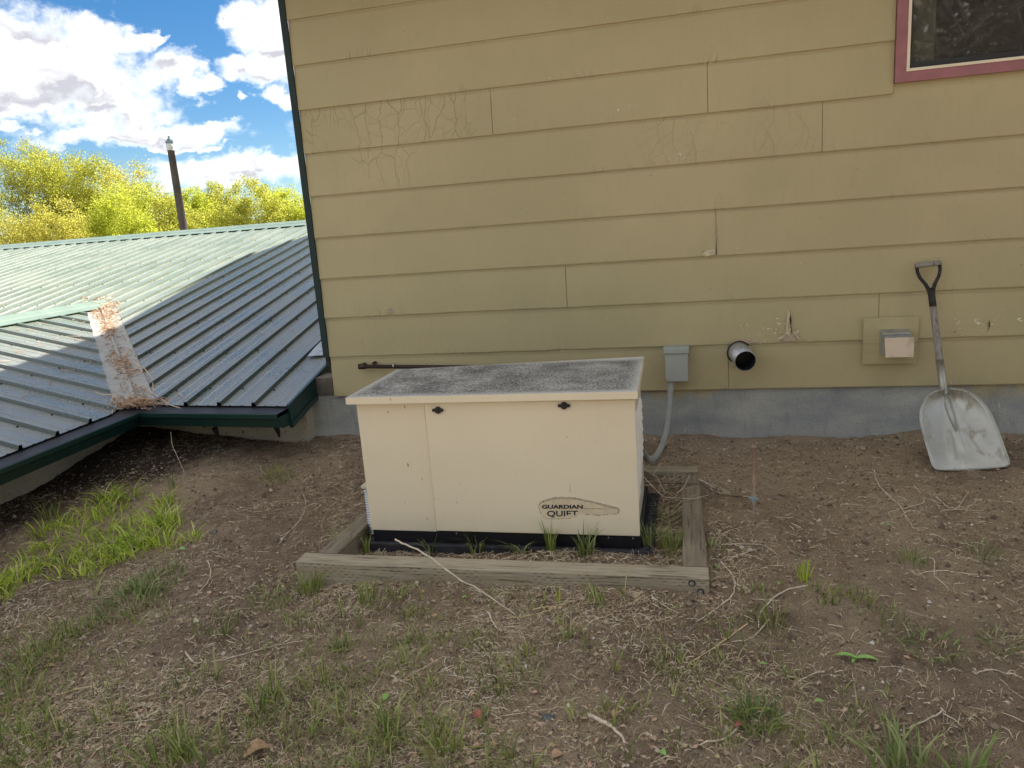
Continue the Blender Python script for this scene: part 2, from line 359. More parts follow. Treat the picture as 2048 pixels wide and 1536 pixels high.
def wood_mat(name, dirv, a, b, dark=(.03, .022, .015), slots=False):
    m, t = new_mat(name); oc = t.oc
    sc = tuple(1.6 if i == dirv else 40. for i in range(3)); g = t.noise(t.scale(oc, sc), 2.6, 7, .7, dist=.25)
    big = t.noise(oc, 3.5, 4); c = t.mix(t.step(g, .3, .7), a, b); c = t.mix(t.m('MULTIPLY', t.step(big, .4, .7), .4), c, tuple(q * .62 for q in a))
    sc2 = tuple(3.2 if i == dirv else 90. for i in range(3)); cr = t.noise(t.scale(oc, sc2), 1.6, 4, .5)
    c = t.mix(t.m('MULTIPLY', t.step(cr, .62, .70), .55), c, dark)
    h = t.m('ADD', t.m('MULTIPLY', g, .5), t.m('MULTIPLY', t.step(cr, .60, .68), -1.))
    if slots:   # incising marks of treated timber on the upright face
        x, y, z = t.sep(oc); row = t.m('MULTIPLY', z, 78.); rf = t.m('FRACT', row); ri = t.m('FLOOR', row)
        xs = t.m('ADD', t.m('MULTIPLY', x, 30.), t.m('MULTIPLY', ri, .5)); xf = t.m('FRACT', xs)
        d = t.m('MULTIPLY', t.m('SUBTRACT', 1., t.step(t.m('ABSOLUTE', t.m('SUBTRACT', rf, .5)), .07, .16)), t.m('SUBTRACT', 1., t.step(t.m('ABSOLUTE', t.m('SUBTRACT', xf, .5)), .18, .3)))
        nn = t.n('ShaderNodeNewGeometry').outputs['Normal']; ny = t.m('ABSOLUTE', t.sep(nn)[1]); d = t.m('MULTIPLY', d, t.step(ny, .6, .9))
        d = t.m('MULTIPLY', d, t.step(t.noise(oc, 16., 3), .42, .56)); c = t.mix(t.m('MULTIPLY', d, .7), c, dark)
    wt = t.step(t.noise(oc, 60., 3, .6), .70, .74); c = t.mix(t.m('MULTIPLY', wt, .6), c, (.5, .48, .4))
    setp(t, c, .85, 0., .2); bump(t, h, .003); return m

def island_mat(name, stops, rough=.7, trans=0., spec=.2, extra=None):
    m, t = new_mat(name); ri = t.n('ShaderNodeNewGeometry').outputs['Random Per Island']
    c = t.ramp(ri, stops); setp(t, c, rough, 0., spec)
    if trans:
        tr = t.n('ShaderNodeBsdfTranslucent'); t.put(tr.inputs[0], c)
        mx = t.n('ShaderNodeMixShader', {0: trans}); t.nt.links.new(t.bs.outputs[0], mx.inputs[1]); t.nt.links.new(tr.outputs[0], mx.inputs[2])
        t.nt.links.new(mx.outputs[0], t.out.inputs[0])
    return m

M = {}
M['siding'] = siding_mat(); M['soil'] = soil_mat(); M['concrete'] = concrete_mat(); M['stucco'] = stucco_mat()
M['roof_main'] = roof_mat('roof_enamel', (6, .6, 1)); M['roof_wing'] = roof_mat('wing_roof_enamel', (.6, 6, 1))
M['ridge'] = simple('ridge_enamel', (.22, .29, .225), .35, .1, .1, 4.)
M['valley'] = metal_mat('valley_flashing', (.42, .40, .35), .5, .3, (.26, .21, .16), .6, 14.)
M['green'] = metal_mat('dark_green_enamel', (.006, .040, .034), .25, 0., (.02, .03, .028), .4, 9.)
M['trimgreen'] = metal_mat('green_corner_trim', (.012, .030, .026), .6, 0., (.03, .045, .04), .4, 9.)
M['black'] = simple('black_plastic', (.012, .012, .014), .45, 0., .3, 30.)
M['navy'] = simple('base_frame_black', (.006, .007, .012), .4, 0., .3, 10.)
M['pad'] = simple('composite_pad', (.028, .029, .031), .75, 0., .45, 25., .002)
M['cabinet'] = cabinet_mat(); M['lidtop'] = lid_top_mat()
M['cablight'] = simple('cabinet_side_enamel', (.66, .60, .46), .45, 0., .06, 5.)
M['galv'] = metal_mat('galvanised', (.52, .53, .53), .38, .85, (.25, .24, .21), .5, 22.)
M['alu'] = None
M['bore_dark'] = simple('darkened_bore', (.035, .035, .036), .6, .3, .4, 30.)  # darkness inside the pipe put into the bore colour
M['flap_tan'] = metal_mat('dull_hood_flap', (.72, .59, .44), .45, .35, (.40, .31, .22), .6, 14.)  # tan reflection painted into the flap's base colour
M['greybox'] = simple('grey_enamel', (.40, .42, .37), .5, 0., .06, 6.)
M['conduit'] = simple('grey_pvc', (.31, .32, .285), .55, 0., .12, 8.)
M['brownpipe'] = metal_mat('brown_painted_pipe', (.055, .030, .024), .5, .2, (.09, .05, .03), .5, 30.)
M['rod'] = metal_mat('oxidised_rod', (.46, .33, .25), .6, .2, (.24, .16, .12), .8, 30.)
M['bronze'] = metal_mat('verdigris_clamp', (.34, .46, .43), .55, .3, (.10, .12, .11), .6, 60.)
M['timber_x'] = wood_mat('weathered_timber_long', 0, (.34, .27, .175), (.47, .41, .30), slots=True)
M['timber_y'] = wood_mat('weathered_timber_cross', 1, (.22, .175, .12), (.33, .27, .19))
M['handle'] = wood_mat('grey_ash_handle', 2, (.24, .21, .175), (.37, .335, .29))
M['blackiron'] = metal_mat('worn_black_steel', (.035, .034, .034), .45, .7, (.16, .09, .06), .5, 40.)
M['maroon'] = simple('maroon_paint', (.36, .15, .155), .5, 0., .1, 9., .0006)
M['cream'] = simple('cream_vinyl', (.85, .74, .54), .45, 0., .05, 6.)
M['darkframe'] = simple('dark_window_frame', (.03, .03, .028), .5)
M['curtain'] = simple('grey_blind', (.42, .39, .31), .8, 0., .12, 5.)
M['interior'] = simple('dim_room', (.10, .095, .085), .9)
M['shingle'] = simple('roof_shingle', (.05, .09, .07), .7)
M['bare'] = simple('exposed_hardboard', (.46, .36, .25), .85, 0., .25, 60., .001)
M['flake'] = simple('lifted_paint', (.60, .52, .34), .6, 0., .15, 40.)
M['ink'] = simple('black_print', (.010, .009, .010), .5)
M['smallink'] = simple('worn_small_print', (.16, .13, .09), .6)
M['decal'] = simple('decal_film', (.74, .62, .42), .35, 0., .08, 30.)
M['dark_edge'] = simple('decal_edge_grime', (.46, .37, .26), .8, 0., .4, 120.)
M['bolt'] = metal_mat('bolt_zinc', (.42, .42, .38), .5, .8, (.2, .18, .15), .5, 60.)
M['pole'] = wood_mat('utility_pole_wood', 2, (.075, .058, .052), (.14, .112, .10))
M['lampgrey'] = simple('lamp_housing', (.16, .22, .25), .5); M['lampwhite'] = simple('lamp_lens', (.62, .62, .58), .4)
M['bark'] = simple('bark', (.075, .06, .05), .9, 0., .3, 6., .01)
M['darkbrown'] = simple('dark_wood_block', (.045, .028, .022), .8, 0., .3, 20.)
M['sillwood'] = simple('sill_wood', (.15, .125, .095), .85, 0., .25, 12.)
M['brick'] = simple('dull_far_wall', (.3, .26, .22), .8)
def glass_mat():
    m, t = new_mat('window_glass'); g = t.n('ShaderNodeBsdfGlossy', {'Roughness': .02, 'Color': (.95, .97, .95)}); tr = t.n('ShaderNodeBsdfTransparent', {'Color': (.78, .80, .77)})
    fr = t.n('ShaderNodeFresnel', {'IOR': 1.6}); f = t.m('ADD', fr.outputs[0], .03)
    mx = t.n('ShaderNodeMixShader'); t.put(mx.inputs[0], f); t.nt.links.new(tr.outputs[0], mx.inputs[1]); t.nt.links.new(g.outputs[0], mx.inputs[2])
    df_ = t.n('ShaderNodeBsdfDiffuse', {'Color': (.5, .47, .4)}); m2 = t.n('ShaderNodeMixShader', {0: .085}); t.nt.links.new(mx.outputs[0], m2.inputs[1]); t.nt.links.new(df_.outputs[0], m2.inputs[2]); t.nt.links.new(m2.outputs[0], t.out.inputs[0]); return m
M['glass'] = glass_mat()
def guard_mat():
    m, t = new_mat('gutter_guard_mesh'); x, y, z = t.sep(t.oc)
    a = t.m('FRACT', t.m('MULTIPLY', x, 160.)); b = t.m('FRACT', t.m('MULTIPLY', y, 160.))
    h = t.m('MAXIMUM', t.m('SUBTRACT', 1., t.step(t.m('ABSOLUTE', t.m('SUBTRACT', a, .5)), .1, .3)), t.m('SUBTRACT', 1., t.step(t.m('ABSOLUTE', t.m('SUBTRACT', b, .5)), .1, .3)))
    n = t.noise(t.oc, 8., 5); c = t.mix(h, (.006, .006, .008), (.040, .038, .048)); c = t.mix(t.m('MULTIPLY', t.step(n, .5, .75), .35), c, (.10, .09, .075))
    setp(t, c, .5, .2, .5); bump(t, h, .002); return m
M['guard'] = guard_mat()
def alu_mat():
    m, t = new_mat('scoop_aluminium'); oc = t.oc
    n = t.noise(oc, 7., 6, .6); s = t.noise(t.scale(oc, (1, .5, .4)), 26., 7, .7)
    c = t.mix(t.step(n, .3, .7), (.42, .41, .355), (.52, .51, .455)); k = t.m('MULTIPLY', t.step(n, .47, .62), t.step(s, .44, .6)); c = t.mix(t.m('MULTIPLY', k, .65), c, (.30, .25, .16))
    setp(t, c, t.m('ADD', .42, t.m('MULTIPLY', k, .3)), .55, .5); bump(t, s, .0006); return m
M['alu'] = alu_mat()
M['litter'] = island_mat('dry_litter', [(0, (.11, .07, .045)), (.25, (.30, .21, .13)), (.5, (.56, .43, .27)), (.85, (.78, .65, .44)), (1, (.86, .77, .58))], .85)
M['twig'] = simple('grey_twig', (.62, .51, .38), .8, 0., .25, 30.)
M['straw'] = simple('yellow_straw', (.66, .50, .26), .7, 0., .2, 30.)
M['tan_twigs'] = island_mat('curled_tan_twigs', [(0, (.36, .20, .12)), (.5, (.66, .44, .29)), (1, (.80, .62, .46))], .8)
M['grass'] = island_mat('grass_blades', [(0, (.14, .17, .05)), (.4, (.24, .30, .075)), (.75, (.36, .43, .10)), (1, (.55, .50, .22))], .5, .35, .3)
M['lime'] = island_mat('brightened_lime_grass', [(0, (.16, .26, .05)), (.25, (.36, .48, .06)), (.6, (.60, .72, .08)), (.88, (.74, .82, .14)), (1, (.78, .70, .38))], .5, .4, .3)  # brightness of the sunlit patch put into the blade colour
M['weed'] = island_mat('blue_green_weed', [(0, (.12, .16, .055)), (.5, (.24, .31, .09)), (1, (.42, .45, .19))], .55, .3, .3)
M['drygrass'] = island_mat('dry_grass', [(0, (.36, .27, .15)), (.6, (.55, .44, .25)), (1, (.68, .58, .35))], .8, .2)
M['leaf1'] = island_mat('willow_leaves', [(0, (.34, .355, .045)), (.5, (.47, .48, .07)), (1, (.60, .58, .12))], .6, .72, .2)
M['leaf2'] = island_mat('ochre_leaves', [(0, (.42, .40, .07)), (.5, (.58, .54, .10)), (1, (.70, .66, .17))], .6, .72, .2)
M['leaf3'] = island_mat('lime_leaves', [(0, (.39, .43, .05)), (.5, (.56, .60, .07)), (1, (.67, .71, .12))], .6, .72, .2)
M['brownleaf'] = simple('fallen_brown_leaf', (.42, .26, .14), .7, 0., .25, 60.)
M['redleaf'] = simple('fallen_red_leaf', (.38, .12, .08), .7, 0., .3, 60.)
M['greenleaf'] = simple('fallen_green_leaf', (.25, .44, .10), .5, 0., .15, 50.)
M['stone'] = simple('grey_stone', (.12, .125, .12), .85, 0., .3, 25., .002)

# ------------------------------------------------------------------ ground
def sstep(a, b, v): t = np.clip((v - a) / (b - a), 0, 1); return t * t * (3 - 2 * t)
def gz_np(x, y):
    x = np.asarray(x, float); y = np.asarray(y, float)
    z = -1.272 - .045 * (4.2 - np.minimum(y, 4.6))
    z = z + .025 * np.clip(x + .2, -1.6, 0) * (1 - sstep(3.2, 4.1, y)) + .07 * sstep(-2.6, -3.8, x)
    z = z - 2.2 * sstep(5., 9., y) - 2.2 * sstep(-4.6, -8., x) * (1 - sstep(5., 9., y))
    # low swells and the uneven line against the foundation
    z = z + .013 * np.sin(x * 3.1 + .6) * np.sin(y * 2.3 + x) + .008 * np.sin(x * 7.3 + y * 4.1) + .006 * np.sin(y * 11. - x * 5.) \
        - .020 * np.exp(-((x - .33) / .16) ** 2 - ((y - 4.2) / .3) ** 2) + .012 * np.exp(-((x + .05) / .2) ** 2 - ((y - 4.2) / .2) ** 2)
    ins = sstep(-1.46, -1.43, x) * sstep(-.03, -.06, x) * sstep(2.59, 2.62, y) * sstep(3.65, 3.62, y)
    z = z - .026 * np.exp(-((x + .75) / 1.0) ** 4) * np.exp(-((y - 3.55) / .34) ** 2)
    return z - .022 * ins
def gz(x, y): return float(gz_np(x, y))
def gpt(px, py, h=0.):
    r = ray(px, py); z = -1.36
    for _ in range(12):
        p = r * ((z + h) / r[2]) if r[2] < 0 else r; z = gz(p[0], p[1])
    p = r * ((z + h) / r[2]); return np.array([p[0], p[1], z + h])
def axis(lo, hi, step, far, k):
    a = list(np.arange(lo, hi + 1e-6, step)); d = step; l = lo
    L = []
    while l > -far: d *= k; l -= d; L.append(l)
    U = []; d = step; h = hi
    while h < far: d *= k; h += d; U.append(h)
    return np.array(L[::-1] + a + U)
gxs = axis(-4.0, 2.2, .016, 1500, 1.22); gys = axis(1.3, 4.4, .014, 1500, 1.22)
GX, GY = np.meshgrid(gxs, gys)
GZ = gz_np(GX, GY)
near = ((GX > -4.2) & (GX < 2.6) & (GY > 1.0) & (GY < 4.6))
ii = np.argwhere(near)
for a_, b_ in ii:
    x = GX[a_, b_]; y = GY[a_, b_]
    GZ[a_, b_] += .010 * mnoise.noise((x * 7, y * 7, 1.3)) + .007 * mnoise.noise((x * 19, y * 19, 4.3)) + .005 * mnoise.noise((x * 47, y * 47, 2.1))
ny_, nx_ = GX.shape
V = np.stack([GX, GY, GZ], -1).reshape(-1, 3)
idx = np.arange(ny_ * nx_).reshape(ny_, nx_)
Q = np.stack([idx[:-1, :-1], idx[:-1, 1:], idx[1:, 1:], idx[1:, :-1]], -1).reshape(-1, 4)
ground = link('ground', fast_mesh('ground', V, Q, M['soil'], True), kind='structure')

# ------------------------------------------------------------------ the house
HX, HY = -2.2, 4.2
house = root('house', 'khaki house wall of wide lap siding with cracked and chipping paint', 'house', (HX, HY, -1.3))
LZ = [-.993 + .2462 * k for k in range(0, 15)]
LZ = [-.995, -.741, -.495, -.2525, -.0065, .239, .485, .731, .977, 1.223, 1.469, 1.715, 1.961]
XR = 8.0
seams = {0: [.2157], 1: [.976], 2: [-.670], 3: [.1575, 3.8], 4: [2.9], 5: [.683, 4.1], 6: [-1.033, .124], 7: [], 8: [], 9: [-.3], 10: [.9], 11: [-1.1]}
WX0, WX1, WZ0, WZ1 = 1.009, 2.45, .532, 1.70
def board(x0, x1, zb, zt, seed, wavy=.0, zb2=None):
    n = max(3, int((x1 - x0) / .05)); mb = MB(); V = []
    for i in range(n + 1):
        x = x0 + (x1 - x0) * i / n; zz = zb
        wv = wavy * mnoise.noise((x * 5, seed * 3.1, 0)) + .0018 * mnoise.noise((x * 1.3, seed, 5)); dz = .0016 * mnoise.noise((x * 1.1, seed * 2., 3)) + wavy * .4 * mnoise.noise((x * 9, seed, 9))
        V += [(x, HY - .0112 - wv, zz + dz), (x, HY - .0010, zz + dz), (x, HY - .0005, zt), (x, HY - .0022 - wv * .15, zt), (x, HY - .0125 - wv, zz + .004 + dz), (x, HY - .0085 - wv * .6, zz + (zt - zz) * .45)]
    order = [1, 0, 4, 5, 3, 2]; Fc = []
    for i in range(n):
        for k in range(6):
            a, b = order[k], order[(k + 1) % 6]; Fc.append((i * 6 + a, i * 6 + b, (i + 1) * 6 + b, (i + 1) * 6 + a))
    Fc += [tuple(order[::-1]), tuple(n * 6 + k for k in order)]
    mb.add(V, Fc); return mb
for k in range(12):
    zb, zt = LZ[k], LZ[k + 1] + .004; xs = [HX + .006] + seams.get(k, []) + [XR]
    wavy = {1: .006, 2: .003, 3: .002}.get(k, .0008)
    for i in range(len(xs) - 1):
        a, b = xs[i] + (.0015 if i else 0), xs[i + 1] - .0015
        spans = [(a, b)]
        if k >= 6 and zb < WZ1:   # interrupted by the window
            spans = []
            if a < WX0: spans.append((a, min(b, WX0 - .003)))
            if b > WX1: spans.append((max(a, WX1 + .003), b))
        for (p, q) in spans:
            z1 = zt
            board(p, q, zb, z1, k * 7 + i + (0 if p < 1 else 3), wavy).build('siding_board', M['siding'], house)
# the piece under the window is one taller board
# (its top part is a separate filler tucked behind the trim)
bf = MB(); bf.add([(WX0, HY - .0021, .4888), (WX1, HY - .0021, .4888), (WX1, HY - .0010, WZ0 + .02), (WX0, HY - .0010, WZ0 + .02), (WX0, HY - .0003, .4888), (WX1, HY - .0003, .4888), (WX1, HY - .0003, WZ0 + .02), (WX0, HY - .0003, WZ0 + .02)], [(0, 1, 2, 3), (7, 6, 5, 4), (3, 2, 6, 7)]); bf.build('siding_board', M['siding'], house)
core = MB(); core.box((HX + .012, HY + .002, -.996), (XR, HY + .10, WZ0 + .03)); core.box((HX + .012, HY + .002, WZ0 + .03), (WX0 + .05, HY + .10, 2.2)); core.box((WX1 - .05, HY + .002, WZ0 + .03), (XR, HY + .10, 2.2))
core.box((WX0 + .05, HY + .002, WZ1 - .02), (WX1 - .05, HY + .10, 2.2)); core.build('wall_sheathing', M['siding'], house)
sw = MB(); sw.box((HX + .004, HY + .1, -1.0), (HX + .1, 20.2, 2.2)); sw.box((XR - .1, HY + .1, -2.6), (XR, 20.2, 2.2)); sw.box((HX, 20.2, -3.9), (XR, 20.3, 2.2)); sw.build('side_wall', M['siding'], house)
fd = MB(); fd.box((-2.375, HY + .012, -3.9), (XR, HY + .2, -.998)); fd.build('foundation', M['concrete'], house)
box('foundation_side', (-2.375, HY + .2, -3.9), (-2.2, 20.2, -1.0), M['concrete'], house)
box('sill_block', (-2.33, HY + .02, -.996), (-2.215, HY + .18, -.88), M['sillwood'], house)
# corner trim: green metal angle
ct = MB(); ct.box((HX - .034, HY - .018, -.742), (HX + .004, HY - .002, 2.2)); ct.box((HX - .034, HY - .002, -.742), (HX - .030, HY + .05, 2.2)); ct.build('corner_trim', M['trimgreen'], house)
box('trim_shadow_strip', (HX - .028, HY - .004, -.80), (HX - .004, HY + .05, -.745), M['black'], house)
# roof of the house (ridge along x): it casts the shade
def slab(P, th, name, mat, parent):
    P = [np.array(p, float) for p in P]; mb = MB(); V = P + [p - np.array([0, 0, th]) for p in P]; n = len(P)
    mb.add(V, [tuple(range(n)), tuple(reversed(range(n, 2 * n)))] + [(i, i + n, (i + 1) % n + n, (i + 1) % n) for i in range(n)]); return mb.build(name, mat, parent)
EZ, SL = 1.78, .42
slab([(-2.62, 3.55, EZ), (XR + .4, 3.55, EZ), (XR + .4, 13., EZ + SL * 9.45), (-2.62, 13., EZ + SL * 9.45)], .16, 'roof_slope', M['shingle'], house)
slab([(-2.62, 13.01, EZ + SL * 9.45), (XR + .4, 13.01, EZ + SL * 9.45), (XR + .4, 20.8, EZ + SL * 1.6), (-2.62, 20.8, EZ + SL * 1.6)], .16, 'roof_slope', M['shingle'], house)
gb = MB(); V = [(HX + .02, 4.2, 2.0), (HX + .02, 13., EZ + SL * 9.45 - .2), (HX + .02, 20.2, 2.0)]; gb.add(V + [(v[0] + .08, v[1], v[2]) for v in V], [(0, 1, 2), (5, 4, 3), (0, 3, 4, 1), (1, 4, 5, 2)]); gb.build('gable_wall', M['siding'], house)
# floor & back of the room so that the window looks into a dim room
rm = MB(); rm.box((.3, 7.5, -1.), (3.5, 7.6, 2.15)); rm.box((.3, HY + .11, -1.05), (3.5, 7.5, -1.)); rm.box((.2, HY + .11, -1.), (.3, 7.6, 2.15)); rm.box((3.5, HY + .11, -1.), (3.6, 7.6, 2.15)); rm.box((.2, HY + .11, 2.15), (3.6, 7.6, 2.2)); rm.build('room_shell', M['interior'], house)

# window > trim, frame, pane, blind
wr = MB(); T = .049
wr.box((WX0, HY - .026, WZ0), (WX0 + T, HY + .02, WZ1)); wr.box((WX1 - T, HY - .026, WZ0), (WX1, HY + .02, WZ1))
wr.box((WX0 + T, HY - .026, WZ0), (WX1 - T, HY + .02, WZ0 + .047)); wr.box((WX0 + T, HY - .026, WZ1 - T), (WX1 - T, HY + .02, WZ1))
win = wr.build('window', M['maroon'], house)
a, b, c0, c1 = WX0 + T, WX1 - T, WZ0 + .047, WZ1 - T
fr = MB(); q = .013
fr.box((a, HY - .030, c0), (a + q, HY + .03, c1)); fr.box((b - q, HY - .030, c0), (b, HY + .03, c1)); fr.box((a + q, HY - .030, c0), (b - q, HY + .03, c0 + q)); fr.box((a + q, HY - .030, c1 - q), (b - q, HY + .03, c1))
fr.build('frame', M['cream'], win)
df = MB(); a2, b2, z2, z3 = a + q, b - q, c0 + q, c1 - q
df.box((a2, HY - .004, z2), (a2 + .012, HY + .04, z3)); df.box((b2 - .012, HY - .004, z2), (b2, HY + .04, z3)); df.box((a2 + .012, HY - .004, z2), (b2 - .012, HY + .04, z2 + .030)); df.box((a2 + .012, HY - .004, z3 - .02), (b2 - .012, HY + .04, z3))
df.build('sash', M['darkframe'], win)
box('mullion', (1.585, HY - .002, z2 + .03), (1.62, HY + .038, z3 - .02), M['greybox'], win)
box('pane', (a2 + .012, HY + .012, z2 + .030), (b2 - .012, HY + .016, z3 - .02), M['glass'], win)
bl = MB(); bl.box((a2 + .008, HY + .075, z2 + .02), (a2 + .135, HY + .080, z3)); bl.build('blind', M['curtain'], win)

# peeled paint, lifted flakes and bare patches of the hardboard (each proud of its board)
def flake(name, cx, cz, rx, rz, yoff, mat, seed, lift=0.):
    rr = random.Random(seed); n = 11; V = [(cx, HY - yoff, cz)]
    for i in range(n):
        t = i * 2 * math.pi / n; k = .55 + .6 * rr.random(); V.append((cx + rx * k * math.cos(t), HY - yoff - lift * rr.random(), cz + rz * k * math.sin(t)))
    V2 = [(v[0], v[1] + .0012, v[2]) for v in V]; mb = MB()
    mb.add(V + V2, [(0, 1 + (i + 1) % n, 1 + i) for i in range(n)] + [(1 + i, 1 + (i + 1) % n, n + 2 + (i + 1) % n, n + 2 + i) for i in range(n)]); return mb.build(name, mat, house)
for (px, py, rx, rz, mt, lf) in ((1580, 672, .042, .012, 'bare', .002), (1578, 650, .007, .042, 'flake', .010), (1577, 640, .004, .04, 'bare', .006), (1420, 507, .022, .009, 'flake', .006), (1408, 503, .010, .006, 'bare', .002),
                                 (1432, 470, .002, .06, 'bare', .003), (778, 622, .012, .012, 'bare', .002), (1482, 651, .006, .006, 'flake', .003), (1552, 657, .006, .006, 'flake', .003), (1560, 665, .01, .004, 'flake', .003),
                                 (1476, 684, .045, .004, 'flake', .005), (1500, 683, .03, .004, 'bare', .004), (1620, 681, .05, .003, 'flake', .004), (1909, 663, .006, .008, 'bare', .008), (1978, 648, .003, .02, 'darkbrown', .002), (1966, 641, .004, .004, 'flake', .002),
                                 (1925, 670, .018, .003, 'flake', .003), (1434, 638, .003, .010, 'flake', .002), (1475, 497, .010, .008, 'flake', .002)):
    p = at_y(px, py, HY - .013); flake('paint_flake' if mt != 'bare' else 'bare_patch', p[0], p[2], rx, rz, .0168 if py < 690 else .0175, M[mt], px * 3 + py, lf)

def patch(name, pts, yoff, mat):
    P = [at_y(px, py, HY - yoff - d) for px, py, d in pts]; mb = MB(); n = len(P); c = sum(P) / n
    mb.add([c] + P + [c + (0, .0015, 0)] + [p + np.array([0, .0015, 0]) for p in P], [(0, 1 + (i + 1) % n, 1 + i) for i in range(n)] + [(n + 1, n + 2 + i, n + 2 + (i + 1) % n) for i in range(n)] + [(1 + i, 1 + (i + 1) % n, n + 2 + (i + 1) % n, n + 2 + i) for i in range(n)]); return mb.build(name, mat, house)
patch('paint_flake', [(1576, 618, 0), (1580, 628, .006), (1578, 645, .010), (1582, 660, .012), (1579, 672, .004), (1572, 668, 0), (1573, 645, 0), (1575, 630, 0)], .016, M['flake'])
patch('paint_crack', [(1580, 626, 0), (1583, 640, 0), (1582, 652, 0), (1584, 664, 0), (1581, 664, 0), (1580, 650, 0)], .0150, M['darkbrown'])
patch('bare_patch', [(1562, 682, 0), (1568, 674, 0), (1578, 668, 0), (1588, 673, 0), (1596, 681, 0)], .0165, M['bare'])
patch('paint_flake', [(1556, 676, 0), (1564, 672, .005), (1572, 664, .008), (1573, 667, .006), (1565, 677, .003), (1557, 680, 0)], .018, M['flake'])
patch('paint_flake', [(1590, 664, 0), (1597, 673, .008), (1604, 677, .004), (1603, 680, 0), (1593, 676, 0)], .018, M['flake'])
patch('bare_patch', [(1468, 682, 0), (1480, 676, 0), (1492, 681, 0), (1510, 678, 0), (1518, 683, 0), (1500, 687, 0), (1475, 688, 0)], .0168, M['bare'])
patch('paint_flake', [(1404, 508, 0), (1414, 500, .004), (1430, 498, .006), (1431, 509, .002), (1412, 513, 0)], .0165, M['flake'])
patch('paint_crack', [(1432.4, 450, 0), (1433., 480, 0), (1433.4, 508, 0), (1431.8, 508, 0), (1432.0, 480, 0)], .0152, M['darkbrown'])
patch('paint_crack', [(1980, 640, 0), (1979, 652, 0), (1975, 664, 0), (1978, 652, 0)], .0160, M['darkbrown'])
patch('bare_patch', [(774, 618, 0), (782, 616, 0), (786, 624, 0), (780, 629, 0), (773, 627, 0)], .0158, M['bare'])

# ------------------------------------------------------------------ fittings on the wall
# electrical box and conduit
eb = root('electrical_box', 'small grey electrical box on the siding, right of the beige generator', 'electrical box', (-.06, 4.14, -.93))
box('enclosure', (-.128, 4.112, -.930), (-.002, 4.185, -.765), M['greybox'], eb, .004)
box('cover_hood', (-.134, 4.104, -.770), (.004, 4.1855, -.735), M['greybox'], eb, .004)
box('latch_tab', (-.128, 4.104, -.925), (-.120, 4.1115, -.905), M['bolt'], eb)
cd = MB(); pts = [at_y(*p) for p in ((1342, 757, 4.14), (1341, 775, 4.135), (1340, 800, 4.12), (1337, 835, 4.07), (1332, 865, 4.0), (1323, 893, 3.88), (1312, 912, 3.74), (1300, 920, 3.60), (1290, 912, 3.48), (1283, 893, 3.38))]
sp = []
for i in range(len(pts) - 1):
    p0, p1, p2, p3 = pts[max(i - 1, 0)], pts[i], pts[i + 1], pts[min(i + 2, len(pts) - 1)]
    for u_ in np.linspace(0, 1, 5)[:-1]: sp.append(.5 * ((2 * p1) + (-p0 + p2) * u_ + (2 * p0 - 5 * p1 + 4 * p2 - p3) * u_ ** 2 + (-p0 + 3 * p1 - 3 * p2 + p3) * u_ ** 3))
sp.append(pts[-1]); cd.tube(sp, .0165, 12); cd.tube([pts[0] + np.array([0, 0, .01]), pts[0] - np.array([0, 0, .022])], .021, 12)
cd.build('conduit', M['conduit'], eb, smooth=True)
# brown pipe stub
bp = root('gas_pipe', 'thin brown painted pipe running along the wall behind the generator', 'pipe', tuple(at_y(722, 733, 4.16)))
p0 = at_y(724, 733, 4.15); p1 = at_y(1300, 740, 4.15); p1[2] = p0[2] - .035; p1[0] = -.9
mb = MB(); mb.tube([p0, p1], .0125, 10); mb.build('pipe', M['brownpipe'], bp, smooth=True)
mb = MB(); mb.tube([p0 + (-.002, .045, 0), p0 + (-.002, -.002, 0)], .017, 12); mb.tube([p0 + (-.020, 0, 0), p0 + (.020, 0, 0)], .0175, 12); mb.build('elbow', M['brownpipe'], bp, smooth=True)
mb = MB(); q_ = at_y(788, 734, 4.15); mb.tube([(q_[0] - .005, p0[1], p0[2] - .001), (q_[0] + .006, p0[1], p0[2] - .001)], .0145, 12); mb.build('ring', M['galv'], bp, smooth=True)
mb = MB(); q_ = at_y(747, 727, 4.16); mb.tube([q_, q_ + (0, .03, 0)], .010, 10); mb.build('clip', M['brownpipe'], bp, smooth=True)
# round flue
fl = root('flue_pipe', 'round galvanised flue pipe stub poking out of the siding, dark inside', 'pipe', (.29, 4.1, -.86))
A = at_y(1478, 705, 4.175); B = at_y(1491, 722, 4.025); ax = (B - A) / np.linalg.norm(B - A)
mb = MB(); k = 28; ref = np.array([0, 0, 1.]); aa = np.cross(ax, ref); aa /= np.linalg.norm(aa); bb = np.cross(ax, aa)
V = []
for (P, r_) in ((A - ax * .03, .056), (B, .056), (B, .0535), (A - ax * .06, .0535)):
    V += [P + r_ * (aa * math.cos(t * 2 * math.pi / k) + bb * math.sin(t * 2 * math.pi / k)) for t in range(k)]
mb.add(V, [(i * k + j, (i + 1) * k + j, (i + 1) * k + (j + 1) % k, i * k + (j + 1) % k) for i in range(2) for j in range(k)])
mi = MB(); mi.add(V, [(i * k + j, (i + 1) * k + j, (i + 1) * k + (j + 1) % k, i * k + (j + 1) % k) for i in (2,) for j in range(k)] + [tuple(3 * k + j for j in range(k))]); mi.build('pipe_bore', M['bore_dark'], fl, smooth=True)
mb.build('pipe_wall', M['galv'], fl, smooth=True)
mb = MB(); V = [];
for r_ in (.0575, .066):
    V += [A + np.array([0, -.0, 0]) + r_ * (aa * math.cos(t * 2 * math.pi / k) + bb * math.sin(t * 2 * math.pi / k)) - ax * .004 for t in range(k)]
mb.add(V, [(j, (j + 1) % k, k + (j + 1) % k, k + j) for j in range(k)]); mb.build('sealant_collar', M['darkbrown'], fl)
